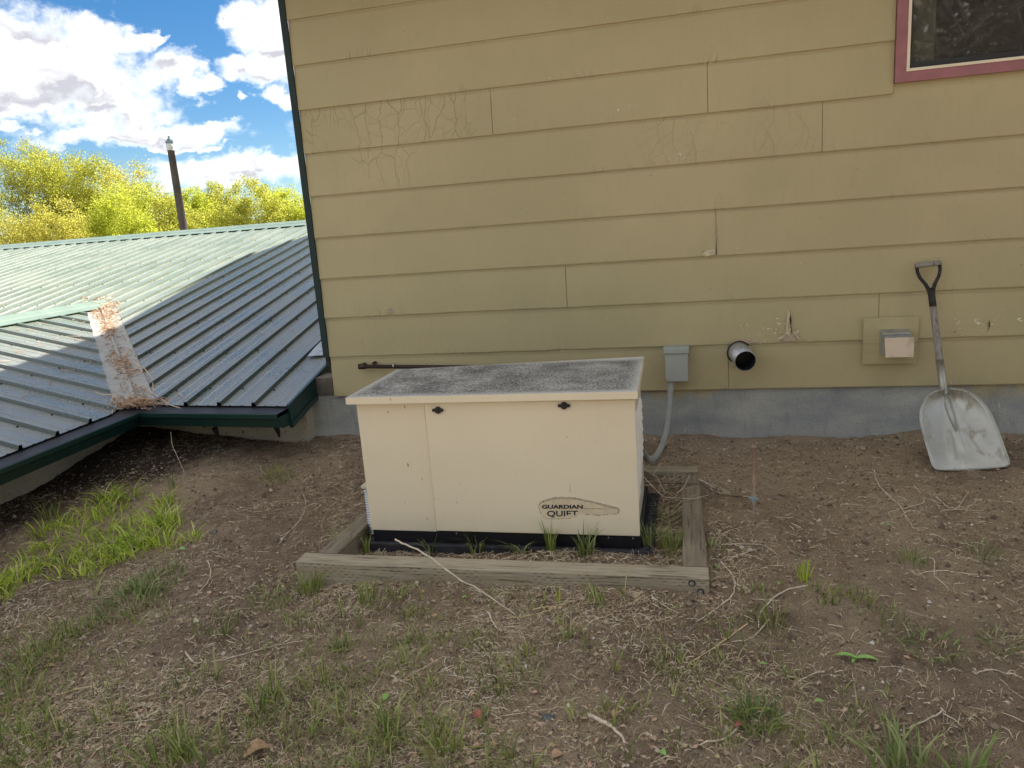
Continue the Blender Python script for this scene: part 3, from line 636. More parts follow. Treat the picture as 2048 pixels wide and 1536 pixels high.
p0 = at_y(1459, 691, 4.182); p1 = at_y(1508, 735, 4.182)
mb = MB(); mb.box((p0[0], 4.180, p1[2] + .01), (p0[0] + .118, 4.1835, p0[2] - .006)); mb.build('wall_plate', M['siding'], fl)
mb = MB(); mb.tube([A + ax * .050, A + ax * .052], .0532, 24); mb.build('duct_darkness', M['black'], fl)
# dryer vent hood on plate
dv = root('vent_hood', 'square metal vent hood on a khaki painted plate beside the shovel handle', 'vent', (1.04, 4.12, -.87))
p0 = at_y(1727, 636, 4.178); p1 = at_y(1832, 724, 4.178)
mb = MB(); mb.box((p0[0], 4.1705, p1[2] - .004), (p1[0] + .003, 4.1735, p0[2])); pl_ = mb.build('back_plate', M['siding'], dv)
for (px, py) in ((1733, 641), (1772, 641), (1816, 640), (1734, 704), (1736, 721), (1826, 718)):
    q_ = at_y(px, py, 4.17); mb = MB(); mb.tube([q_ + (0, -.0035, 0), q_ + (0, .002, 0)], .0042, 8); mb.build('screw', M['siding'], pl_)
hx0, hx1 = at_y(1770, 676, 4.06)[0], at_y(1826, 676, 4.06)[0]; zt = at_y(1795, 667, 4.10)[2]; zm = at_y(1795, 676, 4.05)[2]; zb = at_y(1795, 714, 4.045)[2]
mb = MB(); V = [(hx0, 4.170, zt + .012), (hx0, 4.10, zt), (hx0, 4.052, zm), (hx0, 4.060, zb + .006), (hx0, 4.170, zb - .004)]
V += [(hx1 if True else 0, y, z) for (_, y, z) in V]; V += [(v[0] + (.002 if i < 5 else -.002), v[1] + .0015, v[2] - .0015) for i, v in enumerate(V[:10])]
mb.add(V, [(0, 1, 2, 3, 4), (9, 8, 7, 6, 5), (0, 5, 6, 1), (1, 6, 7, 2)]); mb.build('hood_body', M['galv'], dv)
mb = MB(); V = [(hx0 - .004, 4.050, zm + .002), (hx1 + .004, 4.050, zm + .002), (hx1 + .0, 4.038, zb), (hx0 + .0, 4.038, zb)]; V += [(x, y + .0025, z) for x, y, z in V]
mb.add(V, [(3, 2, 1, 0), (4, 5, 6, 7), (0, 1, 5, 4), (1, 2, 6, 5), (2, 3, 7, 6), (3, 0, 4, 7)]); mb.build('flap', M['flap_tan'], dv)
mb = MB(); mb.box((hx0 - .003, 4.085, zt - .002), (hx1 - .004, 4.105, zt + .005)); mb.build('hinge_strip', M['galv'], dv)

# ------------------------------------------------------------------ generator
GX0, GX1, GY0, GY1 = -1.385, -.206, 2.825, 3.42
ge = root('standby_generator', 'beige standby generator cabinet with grey lichen on its lid', 'generator', (-.8, 3.1, -1.36))
bd = MB(); bd.box((GX0 + .004, GY0 + .012, -1.284), (GX1 - .012, 3.36, -.70)); bd.build('cabinet_body', M['cablight'], ge)
box('corner_panel', (GX0, GY0 + .002, -1.284), (-1.0775, GY0 + .0125, -.7065), M['cabinet'], ge, .002)
box('access_door', (-1.0745, GY0 - .008, -1.276), (GX1, GY0 + .0125, -.7035), M['cabinet'], ge, .003)
# lid: folded sheet with a front lip, slightly skewed as it sits
ld = MB(); V = []
lx0, lx1, ly0, ly1 = -1.412, -.193, 2.788, 3.452
top = [(lx0, ly0, -.670), (lx1, ly0, -.6655), (-.205, 3.490, -.6635), (-1.413, 3.375, -.671)]
lip = [(x, y, z - .029) for x, y, z in top]; inn = [(lx0 + .004, ly0 + .004, -.699), (lx1 - .004, ly0 + .004, -.6945), (lx1 - .01, ly1 - .004, -.69), (lx0 + .004, 3.37, -.699)]
V = top + lip; ld.add(V, [(0, 1, 5, 4), (1, 2, 6, 5), (2, 3, 7, 6), (3, 0, 4, 7), (7, 6, 5, 4)]); lid = ld.build('lid', M['cabinet'], ge)
e = .004; lt = MB(); tp = [(lx0, ly0, -.670), (lx1, ly0, -.6655), (-.205, 3.490, -.6635), (-1.413, 3.375, -.671)]
V = tp + [(lx0 + e, ly0 + e, -.668), (lx1 - e, ly0 + e, -.6635), (-.205 - e, 3.490 - e, -.6615), (-1.413 + e, 3.375 - e, -.669)]
lt.add(V, [(4, 5, 6, 7), (0, 1, 5, 4), (1, 2, 6, 5), (2, 3, 7, 6), (3, 0, 4, 7)]); lt.build('lid_top', M['lidtop'], lid)
box('shadow_gap', (GX0 + .008, GY0 + .006, -.730), (GX1 - .004, GY0 + .011, -.684), M['black'], ge)
box('base_frame', (GX0 + .006, GY0 + .006, -1.338), (GX1 + .004, GY1, -1.2845), M['navy'], ge, .003)
# moulded pad with a raised rim
pd = MB(); pd.bevbox((GX0 - .028, GY0 - .012, -1.40), (GX1 + .055, GY1 + .05, -1.338), .006); pd.build('pad', M['pad'], ge)
rimp = MB(); rimp.bevbox((GX1 + .012, GY0 + .0, -1.338), (GX1 + .036, GY1 + .0, -1.330), .003); rimp.build('pad_rim', M['pad'], ge)
# base screws
for x in (-.99, -.585, -.335, -.235):
    mb = MB(); mb.tube([(x, GY0 + .003, -1.290), (x, GY0 + .008, -1.290)], .0035, 8); mb.build('screw', M['bolt'], ge)
# latches
for (px, py) in ((876, 820), (1128, 811)):
    c_ = at_y(px, py, GY0 - .010); lk = MB(); k = 16
    lk.tube([c_ + (0, .004, 0), c_ + (0, -.006, 0), c_ + (0, -.008, 0)], [.0150, .0150, .012], k)
    lk.tube([c_ + (0, -.008, 0), c_ + (0, -.013, 0)], [.0075, .006], 12)
    lo = lk.build('latch', M['black'], ge, smooth=False)
    wg = MB(); wg.bevbox((c_[0] - .0245, c_[1] - .0085, c_[2] - .0065), (c_[0] + .0245, c_[1] - .001, c_[2] + .0065), .003); wg.build('wing', M['black'], lo)
# embossed louvres on the right side: rows of hooded vents
lm = MB(); k = 6; V = []; nu, nv = 6, 4
for i in range(nu + 1):
    for j in range(nv + 1):
        a_ = -1 + 2 * i / nu; b_ = j / nv
        V.append((.0125 * math.sqrt(max(0, 1 - a_ * a_)) * math.sin(b_ * math.pi * .55 + .15), a_ * .019, .015 - b_ * .026))
lm.add(V, [(i * (nv + 1) + j, i * (nv + 1) + j + 1, (i + 1) * (nv + 1) + j + 1, (i + 1) * (nv + 1) + j) for i in range(nu) for j in range(nv)])
M['louv'] = simple('louvre_enamel', (.86, .82, .72), .45, 0., .04, 5.)
lme = mesh('louvre', lm.V, lm.F, M['louv'], True)
for r_ in range(13):
    for cc in range(9):
        y = GY0 + .045 + cc * .045 + (.0225 if r_ % 2 else 0); z = -.812 - r_ * .0265
        if cc * 1.0 < (2 - r_ * .9) or cc > 9 - max(0, r_ - 8) * 1.6: continue
        o = link('louvre', lme, ge); o.location = Vector((GX1 - .0118, y, z)) - WL[ge]
# flexible conduit at the left side
fx = MB(); hx_ = float(at_y(740, 1010, 2.93)[0]); P = [np.array((hx_, 2.93, -1.12 - .006 * i)) for i in range(38)]; fx.tube(P, [.021 if i % 2 else .0165 for i in range(46)], 10)
fx.build('flexible_hose', M['galv'], ge, smooth=False)
box('hose_cap', (hx_ - .020, 2.90, -1.12), (GX0 + .003, 2.96, -1.104), M['cablight'], ge, .003)
# decal: worn outline, lettering
def px_door(px, py, d=.0): p = at_y(px, py, GY0 - .008 - d); return p
S = lambda cx, cy: (1050 + cx * 240 / 2048., 960 + cy * 120 / 1024.)
outline = [(230, 430), (280, 375), (350, 350), (440, 320), (520, 305), (620, 297), (700, 300), (800, 308), (900, 320), (1000, 345), (1100, 362), (1200, 385), (1300, 410), (1400, 435), (1500, 462), (1570, 478), (1605, 510), (1600, 545), (1565, 580), (1480, 583), (1380, 592), (1270, 598), (1150, 588), (1000, 580), (900, 590), (840, 640), (760, 655), (640, 663), (520, 668), (400, 664), (320, 640), (275, 590), (245, 520), (230, 430)]
def ribbon(pts, w, d, jit=.0, seed=3, gaps=0.):
    w = w * .8
    rr = random.Random(seed); mb = MB(); dense = []
    for i in range(len(pts) - 1):
        for u_ in np.linspace(0, 1, 6)[:-1]: dense.append((pts[i][0] + (pts[i + 1][0] - pts[i][0]) * u_, pts[i][1] + (pts[i + 1][1] - pts[i][1]) * u_))
    for i in range(len(dense) - 1):
        if rr.random() < gaps: continue
        (x0, y0), (x1, y1) = dense[i], dense[i + 1]; dx, dy = x1 - x0, y1 - y0; L = math.hypot(dx, dy) + 1e-6; nx_2, ny_2 = -dy / L, dx / L
        w0 = w * (.6 + .7 * rr.random()); j0 = jit * (rr.random() - .5)
        c4 = [(x0 + nx_2 * (w0 + j0), y0 + ny_2 * (w0 + j0)), (x1 + nx_2 * (w0 + j0), y1 + ny_2 * (w0 + j0)), (x1 - nx_2 * (w0 - j0), y1 - ny_2 * (w0 - j0)), (x0 - nx_2 * (w0 - j0), y0 - ny_2 * (w0 - j0))]
        mb.add([px_door(*S(*c), d) for c in c4], [(0, 1, 2, 3)])
    return mb
fp = MB(); fp.add([px_door(*S(*p), .0004) for p in [(620, 480)] + outline[:-1]], [(0, 1 + i, 1 + (i + 1) % (len(outline) - 1)) for i in range(len(outline) - 1)])
dc = fp.build('decal', M['decal'], ge)
ribbon(outline[:19], 14, .0007, 8, 5, 0.).build('grimy_edge', M['dark_edge'], dc)
ribbon([(x + 4, y + 16) for x, y in outline[1:17]], 8, .0008, 14, 8, .1).build('grimy_edge', M['dark_edge'], dc)
ribbon(outline[18:24], 10, .0007, 10, 9, .25).build('grimy_edge', M['dark_edge'], dc)
ribbon(outline[24:], 6, .0007, 4, 12, .1).build('grimy_edge', M['dark_edge'], dc)
ribbon([(760, 60), (768, 120), (765, 150), (775, 220)], 5, .0007, 10, 3, .3).build('scratch', M['dark_edge'], ge)
def text(body, px, py, width_px, height_px, mat, parent, bold=0., cut=None, thick=.0003):
    cu = bpy.data.curves.new('text', 'FONT'); cu.body = body; cu.offset = bold; cu.resolution_u = 4; cu.extrude = 0.0
    tmp = bpy.data.objects.new('text', cu); COL.objects.link(tmp); bpy.context.view_layer.update()
    me = bpy.data.meshes.new_from_object(tmp.evaluated_get(bpy.context.evaluated_depsgraph_get())); bpy.data.objects.remove(tmp)
    co = np.array([v.co[:] for v in me.vertices]); mn, mx = co.min(0), co.max(0)
    if cut:
        import bmesh
        bm = bmesh.new(); bm.from_mesh(me)
        cx0 = mn[0] + (mx[0] - mn[0]) * cut[0]; cy0 = mn[1] + (mx[1] - mn[1]) * cut[1]
        bmesh.ops.bisect_plane(bm, geom=bm.verts[:] + bm.edges[:] + bm.faces[:], plane_co=(cx0, 0, 0), plane_no=(1, 0, 0))
        bmesh.ops.bisect_plane(bm, geom=bm.verts[:] + bm.edges[:] + bm.faces[:], plane_co=(0, cy0, 0), plane_no=(0, 1, 0))
        dl = [f for f in bm.faces if f.calc_center_median().x > cx0 and f.calc_center_median().y < cy0]
        bmesh.ops.delete(bm, geom=dl, context='FACES'); bm.to_mesh(me); bm.free()
    co = np.array([v.co[:] for v in me.vertices])
    P0 = px_door(px, py, .001); P1 = px_door(px + width_px, py, .001); Pt = px_door(px, py - height_px, .001)
    P1 = np.array([P1[0], P1[1], P0[2] + (P1[2] - P0[2]) * 1.0])
    uv = (co - mn) / np.maximum(mx - mn, 1e-6)
    for i, v in enumerate(me.vertices): v.co = P0 + uv[i, 0] * (P1 - P0) + uv[i, 1] * (Pt - P0)
    me.materials.clear(); me.materials.append(mat); me.name = 'lettering'
    return link('lettering', me, parent)
text('GUARDIAN', *S(287, 492), 82, 8.2, M['ink'], dc, .045)
text('QUIET', *S(375, 640), 62, 13.6, M['ink'], dc, .022, cut=(.605, .335))
text('by Generac Power Systems, Inc.', *S(1002, 503), 44, 3.0, M['smallink'], dc, .012)

# ------------------------------------------------------------------ timber frame
tf = root('timber_frame', 'weathered timber border laid on the soil round the generator', 'timber frame', (-.75, 3.1, -1.38))
def timber(name, x0, x1, y0, y1, z0, z1, mat, along, seed, skew=0.):
    n = 30; mb = MB(); V = []
    L = (x1 - x0) if along == 'x' else (y1 - y0)
    for i in range(n + 1):
        t_ = i / n; wb = .0025 * mnoise.noise((t_ * 7, seed, 0)); wz = .003 * mnoise.noise((t_ * 5, seed, 7)); c = .005
        if along == 'x':
            x = x0 + L * t_; ring = [(y0 + wb, z0), (y0 + wb, z1 - c + wz), (y0 + c + wb, z1 + wz), (y1 - c + wb, z1 + wz), (y1 + wb, z1 - c + wz), (y1 + wb, z0)]; V += [(x, a, b) for a, b in ring]
        else:
            y = y0 + L * t_; sx = skew * t_; ring = [(x1 + wb + sx, z0), (x1 + wb + sx, z1 - c + wz), (x1 - c + wb + sx, z1 + wz), (x0 + c + wb + sx, z1 + wz), (x0 + wb + sx, z1 - c + wz), (x0 + wb + sx, z0)]; V += [(a, y, b) for a, b in ring]
    Fc = [(i * 6 + k, i * 6 + (k + 1) % 6, (i + 1) * 6 + (k + 1) % 6, (i + 1) * 6 + k) for i in range(n) for k in range(6)]
    Fc = [f[::-1] for f in Fc] + [tuple(range(6)), tuple(reversed([n * 6 + k for k in range(6)]))]
    mb.add(V, Fc); return mb.build(name, mat, tf)
ZT = -1.292
tfront = timber('timber', -1.585, .055, 2.515, 2.603, -1.46, ZT, M['timber_x'], 'x', 1)
timber('timber', -.036, .054, 2.607, 3.625, -1.46, ZT - .002, M['timber_y'], 'y', 2, -.014)
timber('timber', -1.50, .035, 3.628, 3.716, -1.46, ZT + .008, M['timber_x'], 'x', 3)
timber('timber', -1.535, -1.447, 2.607, 3.624, -1.46, ZT - .002, M['timber_y'], 'y', 4, .02)
for (px, py) in ((1384, 1167), (1401, 1184)):
    q_ = at_y(px, py, 2.512); mb = MB(); mb.tube([q_ + (0, .003, 0), q_ + (0, -.0035, 0)], .0085, 14); bo = mb.build('bolt', M['bolt'], tfront)
    mb = MB(); mb.tube([q_ + (0, -.0035, 0), q_ + (0, -.008, 0)], .0055, 6); mb.build('bolt_head', M['bolt'], bo)
    mb = MB(); mb.tube([q_ + (0, .0035, 0), q_ + (0, -.0008, 0)], .0125, 16); mb.build('bolt_recess', M['darkbrown'], tfront)
kn = at_y(1035, 1163, 2.513)

# ------------------------------------------------------------------ ground rod with clamp and wire
gr = root('ground_rod', 'thin rusty ground rod with a green clamp standing in the soil', 'rod', tuple(gpt(1507, 1020)))
b0 = gpt(1507, 1020); t0 = at_y(1507, 891, b0[1]); t0[0] = b0[0] + .002
mb = MB(); mb.tube([b0 - (0, 0, .05), b0, (b0 + t0) / 2, t0], [.0086, .0086, .0084, .008], 10); mb.tube([t0 - (0, 0, .008), t0], .0095, 10); mb.build('rod', M['rod'], gr, smooth=True)
cz = at_y(1507, 997, b0[1]); mb = MB(); mb.tube([cz - (0, 0, .012), cz + (0, 0, .010)], .0130, 10); mb.tube([cz + (-.019, -.004, .003), cz + (.018, -.004, .0)], .0055, 8); mb.build('clamp', M['bronze'], gr)
mb = MB(); wp = [at_y(1284, 966, 3.38), at_z(1330, 967, ZT + .006), at_z(1404, 968, ZT + .004), gpt(1425, 985, .004), gpt(1446, 991, .004), gpt(1480, 993, .01), cz]
mb.tube(wp, .0016, 6); mb.build('ground_wire', M['black'], gr, smooth=True)

# ------------------------------------------------------------------ shovel
P1 = at_y(1856, 529, 4.150); P2 = at_y(1942, 941, 3.66); P2[2] = gz(P2[0], P2[1]) - .004
# keep the tip in line with the photograph: slide along its ray until it meets the soil
P2 = gpt(1942, 941)
NK = at_y(1888, 797, 3.995); ax = NK - P1; NLEN = np.linalg.norm(ax); ax /= NLEN; LEN = NLEN / .615; bax = (P2 - NK); BLN = np.linalg.norm(bax); bax /= BLN
ea = gpt(1870, 943); eb_ = gpt(2015, 936); lat = eb_ - ea; Wd = np.linalg.norm(lat); lat /= Wd
nor = np.cross(lat, bax); nor /= np.linalg.norm(nor); nor = nor if nor[1] < 0 else -nor
sh = root('scoop_shovel', 'aluminium scoop shovel with wooden D grip leaning on the wall', 'shovel', tuple(P2))
BL = LEN * .385; NB = LEN - BL     # blade starts at NB
hw = lambda v: (Wd / 2) * (.30 + .70 * min(1, (v / .30)) ** .6 if v < .30 else 1.0 + .02 * (v - .3))
mb = MB(); nu, nv = 26, 30; V = []
for j in range(nv + 1):
    v = j / nv; wv = Wd / 2 * (0.08 + 1.0 * min(1., math.sqrt(max(0, 1 - (1 - min(1, v / .42)) ** 2.2)))) * (.90 + .12 * min(1, v * 1.2))
    wv = min(wv, Wd / 2 * 1.06)
    if v > .93: wv *= 1 - .10 * ((v - .93) / .07) ** 2
    for i in range(nu + 1):
        s_ = -1 + 2 * i / nu
        dish = .062 * abs(s_) ** 2.6 * (1 - .7 * v) + .030 * (1 - v) ** 4 - .012 * (1 - s_ * s_) * math.sin(min(1, v * 1.1) * math.pi)
        rib = 0
        for c_, a_, b_ in ((0., .0, .74), (-.36, .45, .86), (.36, .45, .86)):
            vv = (v - a_) / (b_ - a_)
            if 0 < vv < 1: rib += (.017 if c_ == 0 else .014) * math.exp(-((s_ * wv / (Wd / 2) - c_ * (.5 + .6 * vv)) / .062) ** 2) * math.sin(vv * math.pi) ** .35 * (1.5 - vv if c_ == 0 else 1)
        fan = v * BL
        V.append(NK + bax * (v * BLN) + lat * (s_ * wv) + nor * (dish + rib + .004))
F1 = [(j * (nu + 1) + i, j * (nu + 1) + i + 1, (j + 1) * (nu + 1) + i + 1, (j + 1) * (nu + 1) + i) for j in range(nv) for i in range(nu)]
mb.add(V, F1); bo_ = mb.build('blade', M['alu'], sh, smooth=True); sd = bo_.modifiers.new('thickness', 'SOLIDIFY'); sd.thickness = .0035; sd.offset = 0
rl = MB()
for side in (0, nu): rl.tube([V[j * (nu + 1) + side] for j in range(2, nv + 1)], .0035, 6)
rl.tube([V[2 * (nu + 1) + i] for i in range(0, nu + 1)], .003, 6); rl.build('rolled_rim', M['alu'], bo_, smooth=True)
def sp_(f, off=0.): return P1 + ax * (LEN * f) + nor * off
mb = MB(); mb.tube([sp_(.440, .006), sp_(.52, .008), sp_(.60, .013), sp_(.63, .018), NK + bax * .04 + nor * .016, NK + bax * .12 + nor * .010, NK + bax * .2 + nor * .002], [.0185, .0178, .0165, .0175, .018, .014, .006], 16); mb.build('socket', M['alu'], sh, smooth=True)
mb = MB(); mb.tube([sp_(.165, 0), sp_(.25, .002), sp_(.34, .004), sp_(.448, .006)], [.0150, .0165, .0175, .0172], 14); mb.build('shaft', M['handle'], sh, smooth=True)
mb = MB()
for s_ in (-1, 1):
    mb.tube([P1 + lat * s_ * .052 + ax * .004, P1 + lat * s_ * .051 + ax * .035, P1 + lat * s_ * .042 + ax * .065, P1 + lat * s_ * .022 + ax * .098, P1 + lat * s_ * .008 + ax * .135, P1 + ax * .20], [.0085, .008, .008, .0085, .010, .014], 10)
mb.tube([P1 + ax * .12, P1 + ax * .16, P1 + ax * .215], [.012, .0165, .0165], 12); mb.build('yoke', M['blackiron'], sh, smooth=True)
mb = MB(); mb.tube([P1 - lat * .060, P1 - lat * .057, P1 + lat * .057, P1 + lat * .060], [.008, .0125, .0125, .008], 12); mb.build('grip', M['handle'], sh, smooth=True)
mb = MB(); q_ = sp_(.47, .024); mb.tube([q_, q_ + nor * .004], .004, 8); mb.build('rivet', M['blackiron'], sh)

# ------------------------------------------------------------------ lower building with ribbed metal roof
u = -ray(-3504, 783); u[2] = 0; u /= np.linalg.norm(u)
w = ray(1262, 428); w[2] = 0; w /= np.linalg.norm(w)
rb = ray(1187, 165); rb = rb / rb[1]
C = at_y(575, 812, 3.8)
n1 = np.cross(u, rb); n1 /= np.linalg.norm(n1)
main_px = lambda px, py: on_plane(px, py, C, n1)
V0 = main_px(272, 809); VT = main_px(197, 602)
n2 = np.cross(w, VT - V0); n2 /= np.linalg.norm(n2)
n2 = n2 if n2[2] > 0 else -n2
rw = np.array([-1., .14, 0.]); rw[2] = -(n2[0] * rw[0] + n2[1] * rw[1]) / n2[2]
wing_px = lambda px, py: on_plane(px, py, V0, n2)
lb = root('low_building', 'low building with ribbed green metal roof and a debris filled valley', 'building', (-5.5, 6.5, -3.6))
PIT = .2485; TR = 7.09
def tmin(s):
    if s >= -.958: return -.012
    if s >= -3.62: return .007 + 1.098 * (-.958 - s)
    return max(-.012, 2.62 + (s + 3.62) * 1.05)
def profile(a0, a1, phase):
    """break points (a, height) of ribbed sheet between a0 and a1"""
    pts = []; k0 = math.floor((a0 - phase) / PIT) - 1
    for k in range(k0, k0 + int((a1 - a0) / PIT) + 4):
        r_ = phase + k * PIT
        for d, h in ((-.0165, 0), (-.010, .023), (.010, .023), (.0165, 0), (PIT * .33 - .010, 0), (PIT * .33, .0045), (PIT * .33 + .010, 0), (PIT * .67 - .010, 0), (PIT * .67, .0045), (PIT * .67 + .010, 0)):
            pts.append((r_ + d, h))
    pts = sorted(p for p in pts if a0 < p[0] < a1)
    def hh(x):
        kk = (x - phase) / PIT; kk = (kk - round(kk)) * PIT; return .023 if abs(kk) < .010 else (0 if abs(kk) > .0165 else .023 * (.0165 - abs(kk)) / .0065)
    return [(a0, hh(a0))] + pts + [(a1, hh(a1))]
def sheet(name, a0, a1, phase, lo, hi, P, A, B, nrm, mat, parent, base=.004):
    V = []; prof = profile(a0, a1, phase); nt_ = 5
    for a_, h in prof:
        l, t_ = lo(a_), hi(a_)
        for j in range(nt_): b_ = l + (t_ - l) * j / (nt_ - 1); V.append(P + A * a_ + B * b_ + nrm * (h + base + .0015 * mnoise.noise((a_ * 2, b_ * 1.5, 3))))
    Fc = [(i * nt_ + j, i * nt_ + j + 1, (i + 1) * nt_ + j + 1, (i + 1) * nt_ + j) for i in range(len(prof) - 1) for j in range(nt_ - 1)]
    mb = MB(); mb.add(V, Fc); return mb.build(name, mat, parent)
nn1 = n1 if n1[2] > 0 else -n1
s_hi = -.005; ph = -.229; k = 0
edges = [s_hi]; 
e0 = ph - 0 * PIT
sx_ = ph - 2 * PIT
edges = [s_hi] + [ph - PIT * (3 + 4 * i) for i in range(0, 14)]
for i in range(len(edges) - 1):
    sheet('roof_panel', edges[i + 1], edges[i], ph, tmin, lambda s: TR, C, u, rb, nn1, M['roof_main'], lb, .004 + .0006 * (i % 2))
# under-sheet (deck)
dk = MB(); ss = np.linspace(-13.5, s_hi, 80); V = []
for s_ in ss:
    for t_ in (tmin(s_), TR): V.append(C + u * s_ + rb * t_ - nn1 * .004)
for s_ in ss:
    for t_ in (tmin(s_), TR): V.append(C + u * s_ + rb * t_ - nn1 * .05)
n_ = len(ss); Fc = [(2 * i, 2 * i + 1, 2 * i + 3, 2 * i + 2) for i in range(n_ - 1)] + [(2 * n_ + 2 * i, 2 * n_ + 2 * i + 2, 2 * n_ + 2 * i + 3, 2 * n_ + 2 * i + 1) for i in range(n_ - 1)] + [(2 * i, 2 * i + 2, 2 * n_ + 2 * i + 2, 2 * n_ + 2 * i) for i in range(n_ - 1)]
dk.add(V, Fc); dk.build('roof_deck', M['black'], lb)
# far slope
P0 = C + rb * TR; far_dir = rb * np.array([1, 1, -1])
sl = MB(); sl.add([P0 + u * s_hi, P0 + u * -13.5, P0 + u * -13.5 + far_dir * 6, P0 + u * s_hi + far_dir * 6], [(0, 1, 2, 3)]); sl.build('far_roof_slope', M['roof_main'], lb)
# ridge cap
rc = MB(); V = []
N = 60
for i in range(N + 1):
    s_ = .05 - 13.6 * i / N; base = P0 + u * s_
    for (t_, h) in ((-.30, .021), (-.30, .027), (-.13, .034), (-.12, .040), (0, .060), (.30, .02)):
        V.append(base + (rb * t_ if t_ <= 0 else far_dir * t_) + nn1 * h + np.array([0, 0, .0025 * mnoise.noise((s_ * 1.5, 1, 1))]))
rc.add(V, [(i * 6 + j, i * 6 + j + 1, (i + 1) * 6 + j + 1, (i + 1) * 6 + j) for i in range(N) for j in range(5)]); rc.build('ridge_cap', M['ridge'], lb)
# wing
BR = 2.43; nw = n2
bmin = lambda a_: -.012 if a_ <= -.20 else min(BR, .032 + 1.035 * (a_ + .161))
phw = -.4245; aedges = [phw - PIT * 15 - .02, phw - PIT * 11, phw - PIT * 7, phw - PIT * 3, phw + PIT * 1, phw + PIT * 5, phw + PIT * 9, 2.15]
PITs = PIT
PIT = .2545
aedges = [phw - PIT * 15, phw - PIT * 11, phw - PIT * 7, phw - PIT * 3, phw + PIT * 1, phw + PIT * 5, phw + PIT * 9, 2.14]
for i in range(len(aedges) - 1):
    sheet('roof_panel', aedges[i], aedges[i + 1], phw, bmin, lambda a_: BR, V0, w, rw, nw, M['roof_wing'], lb, .004 + .0006 * (i % 2))
PIT = PITs
wd = MB(); aa_ = np.linspace(-4.2, 2.3, 60); V = []
for off in (-.004, -.05):
    for a_ in aa_:
        for b_ in (bmin(a_), BR): V.append(V0 + w * a_ + rw * b_ + nw * off)
n_ = len(aa_); wd.add(V, [(2 * i, 2 * i + 2, 2 * i + 3, 2 * i + 1) for i in range(n_ - 1)] + [(2 * n_ + 2 * i, 2 * n_ + 2 * i + 1, 2 * n_ + 2 * i + 3, 2 * n_ + 2 * i + 2) for i in range(n_ - 1)] + [(2 * i, 2 * n_ + 2 * i, 2 * n_ + 2 * i + 2, 2 * i + 2) for i in range(n_ - 1)]); wd.build('roof_deck', M['black'], lb)
wl_dir = rw * np.array([1, 1, -1]); PR = V0 + rw * BR
sl = MB(); sl.add([PR + w * -4.2, PR + w * 2.4, PR + w * -.1 + wl_dir * 2.6 , PR + w * -4.2 + wl_dir * 2.6], [(0, 1, 2, 3)]); sl.build('far_roof_slope', M['roof_wing'], lb)
rc = MB(); V = []; N = 30
for i in range(N + 1):
    a_ = -4.2 + 6.78 * i / N; base = PR + w * a_
    for (t_, h) in ((-.20, .020), (-.20, .026), (-.10, .032), (-.09, .037), (0, .055), (.2, .015)):
        V.append(base + (rw * t_ if t_ <= 0 else wl_dir * t_) + nw * h)
rc.add(V, [(i * 6 + j, (i + 1) * 6 + j, (i + 1) * 6 + j + 1, i * 6 + j + 1) for i in range(N) for j in range(5)]); rc.build('ridge_cap', M['ridge'], lb)
# valley flashing with centre rib
vf = MB(); V = []; N = 24
vd_ = VT - V0
for i in range(N + 1):
    f_ = -.01 + 1.03 * i / N; c_ = V0 + vd_ * f_
    sR = -.958 - f_ * (3.6 - .958) ; tR = .007 + 1.098 * (-.958 - sR); eR = C + u * (sR - .03) + rb * (tR + .03)
    aL = -.161 + f_ * (2.45 + .161 - .35); eL = V0 + w * (aL - .03) + rw * (.032 + 1.035 * (aL + .161) + .03)
    l_, r2 = eL - c_, eR - c_; d = r2 - l_; d /= np.linalg.norm(d)
    up = np.array([0, 0, 1.])
    for q_ in (eL + nw * .0035, c_ - d * .022 + up * .004, c_ - d * .010 + up * .024, c_ + d * .010 + up * .024, c_ + d * .022 + up * .004, eR + nn1 * .0035): V.append(q_)
vf.add(V, [(i * 6 + j, i * 6 + j + 1, (i + 1) * 6 + j + 1, (i + 1) * 6 + j) for i in range(N) for j in range(5)]); vf.build('valley_flashing', M['valley'], lb)
# roof screws
scm = MB(); scm.tube([(0, 0, 0), (0, 0, .007)], .0062, 6); sme = mesh('screw', scm.V, scm.F, M['black'])
for row in (.22, .95, 1.75, 2.6, 3.5, 4.6, 5.8):
    for k_ in range(0, 26):
        s_ = ph - PIT * k_ + .034
        if s_ > -.02 or row < tmin(s_) + .06: continue
        o = link('screw', sme, lb); o.location = Vector(C + u * s_ + rb * (row + .02 * rng.standard_normal()) + nn1 * .005) - WL[lb]
for row in (.25, .95, 1.7):
    for k_ in range(-8, 8):
        a_ = phw + .2545 * k_ - .034
        if row < bmin(a_) + .05: continue
        o = link('screw', sme, lb); o.location = Vector(V0 + w * a_ + rw * row + nw * .005) - WL[lb]
# gutters: perpendicular outward directions
pu = np.array([u[1], -u[0], 0.]); pu /= np.linalg.norm(pu); pu = pu if pu[1] < 0 else -pu
pwv = np.array([w[1], -w[0], 0.]); pwv = pwv if pwv[0] > 0 else -pwv
GW = .125
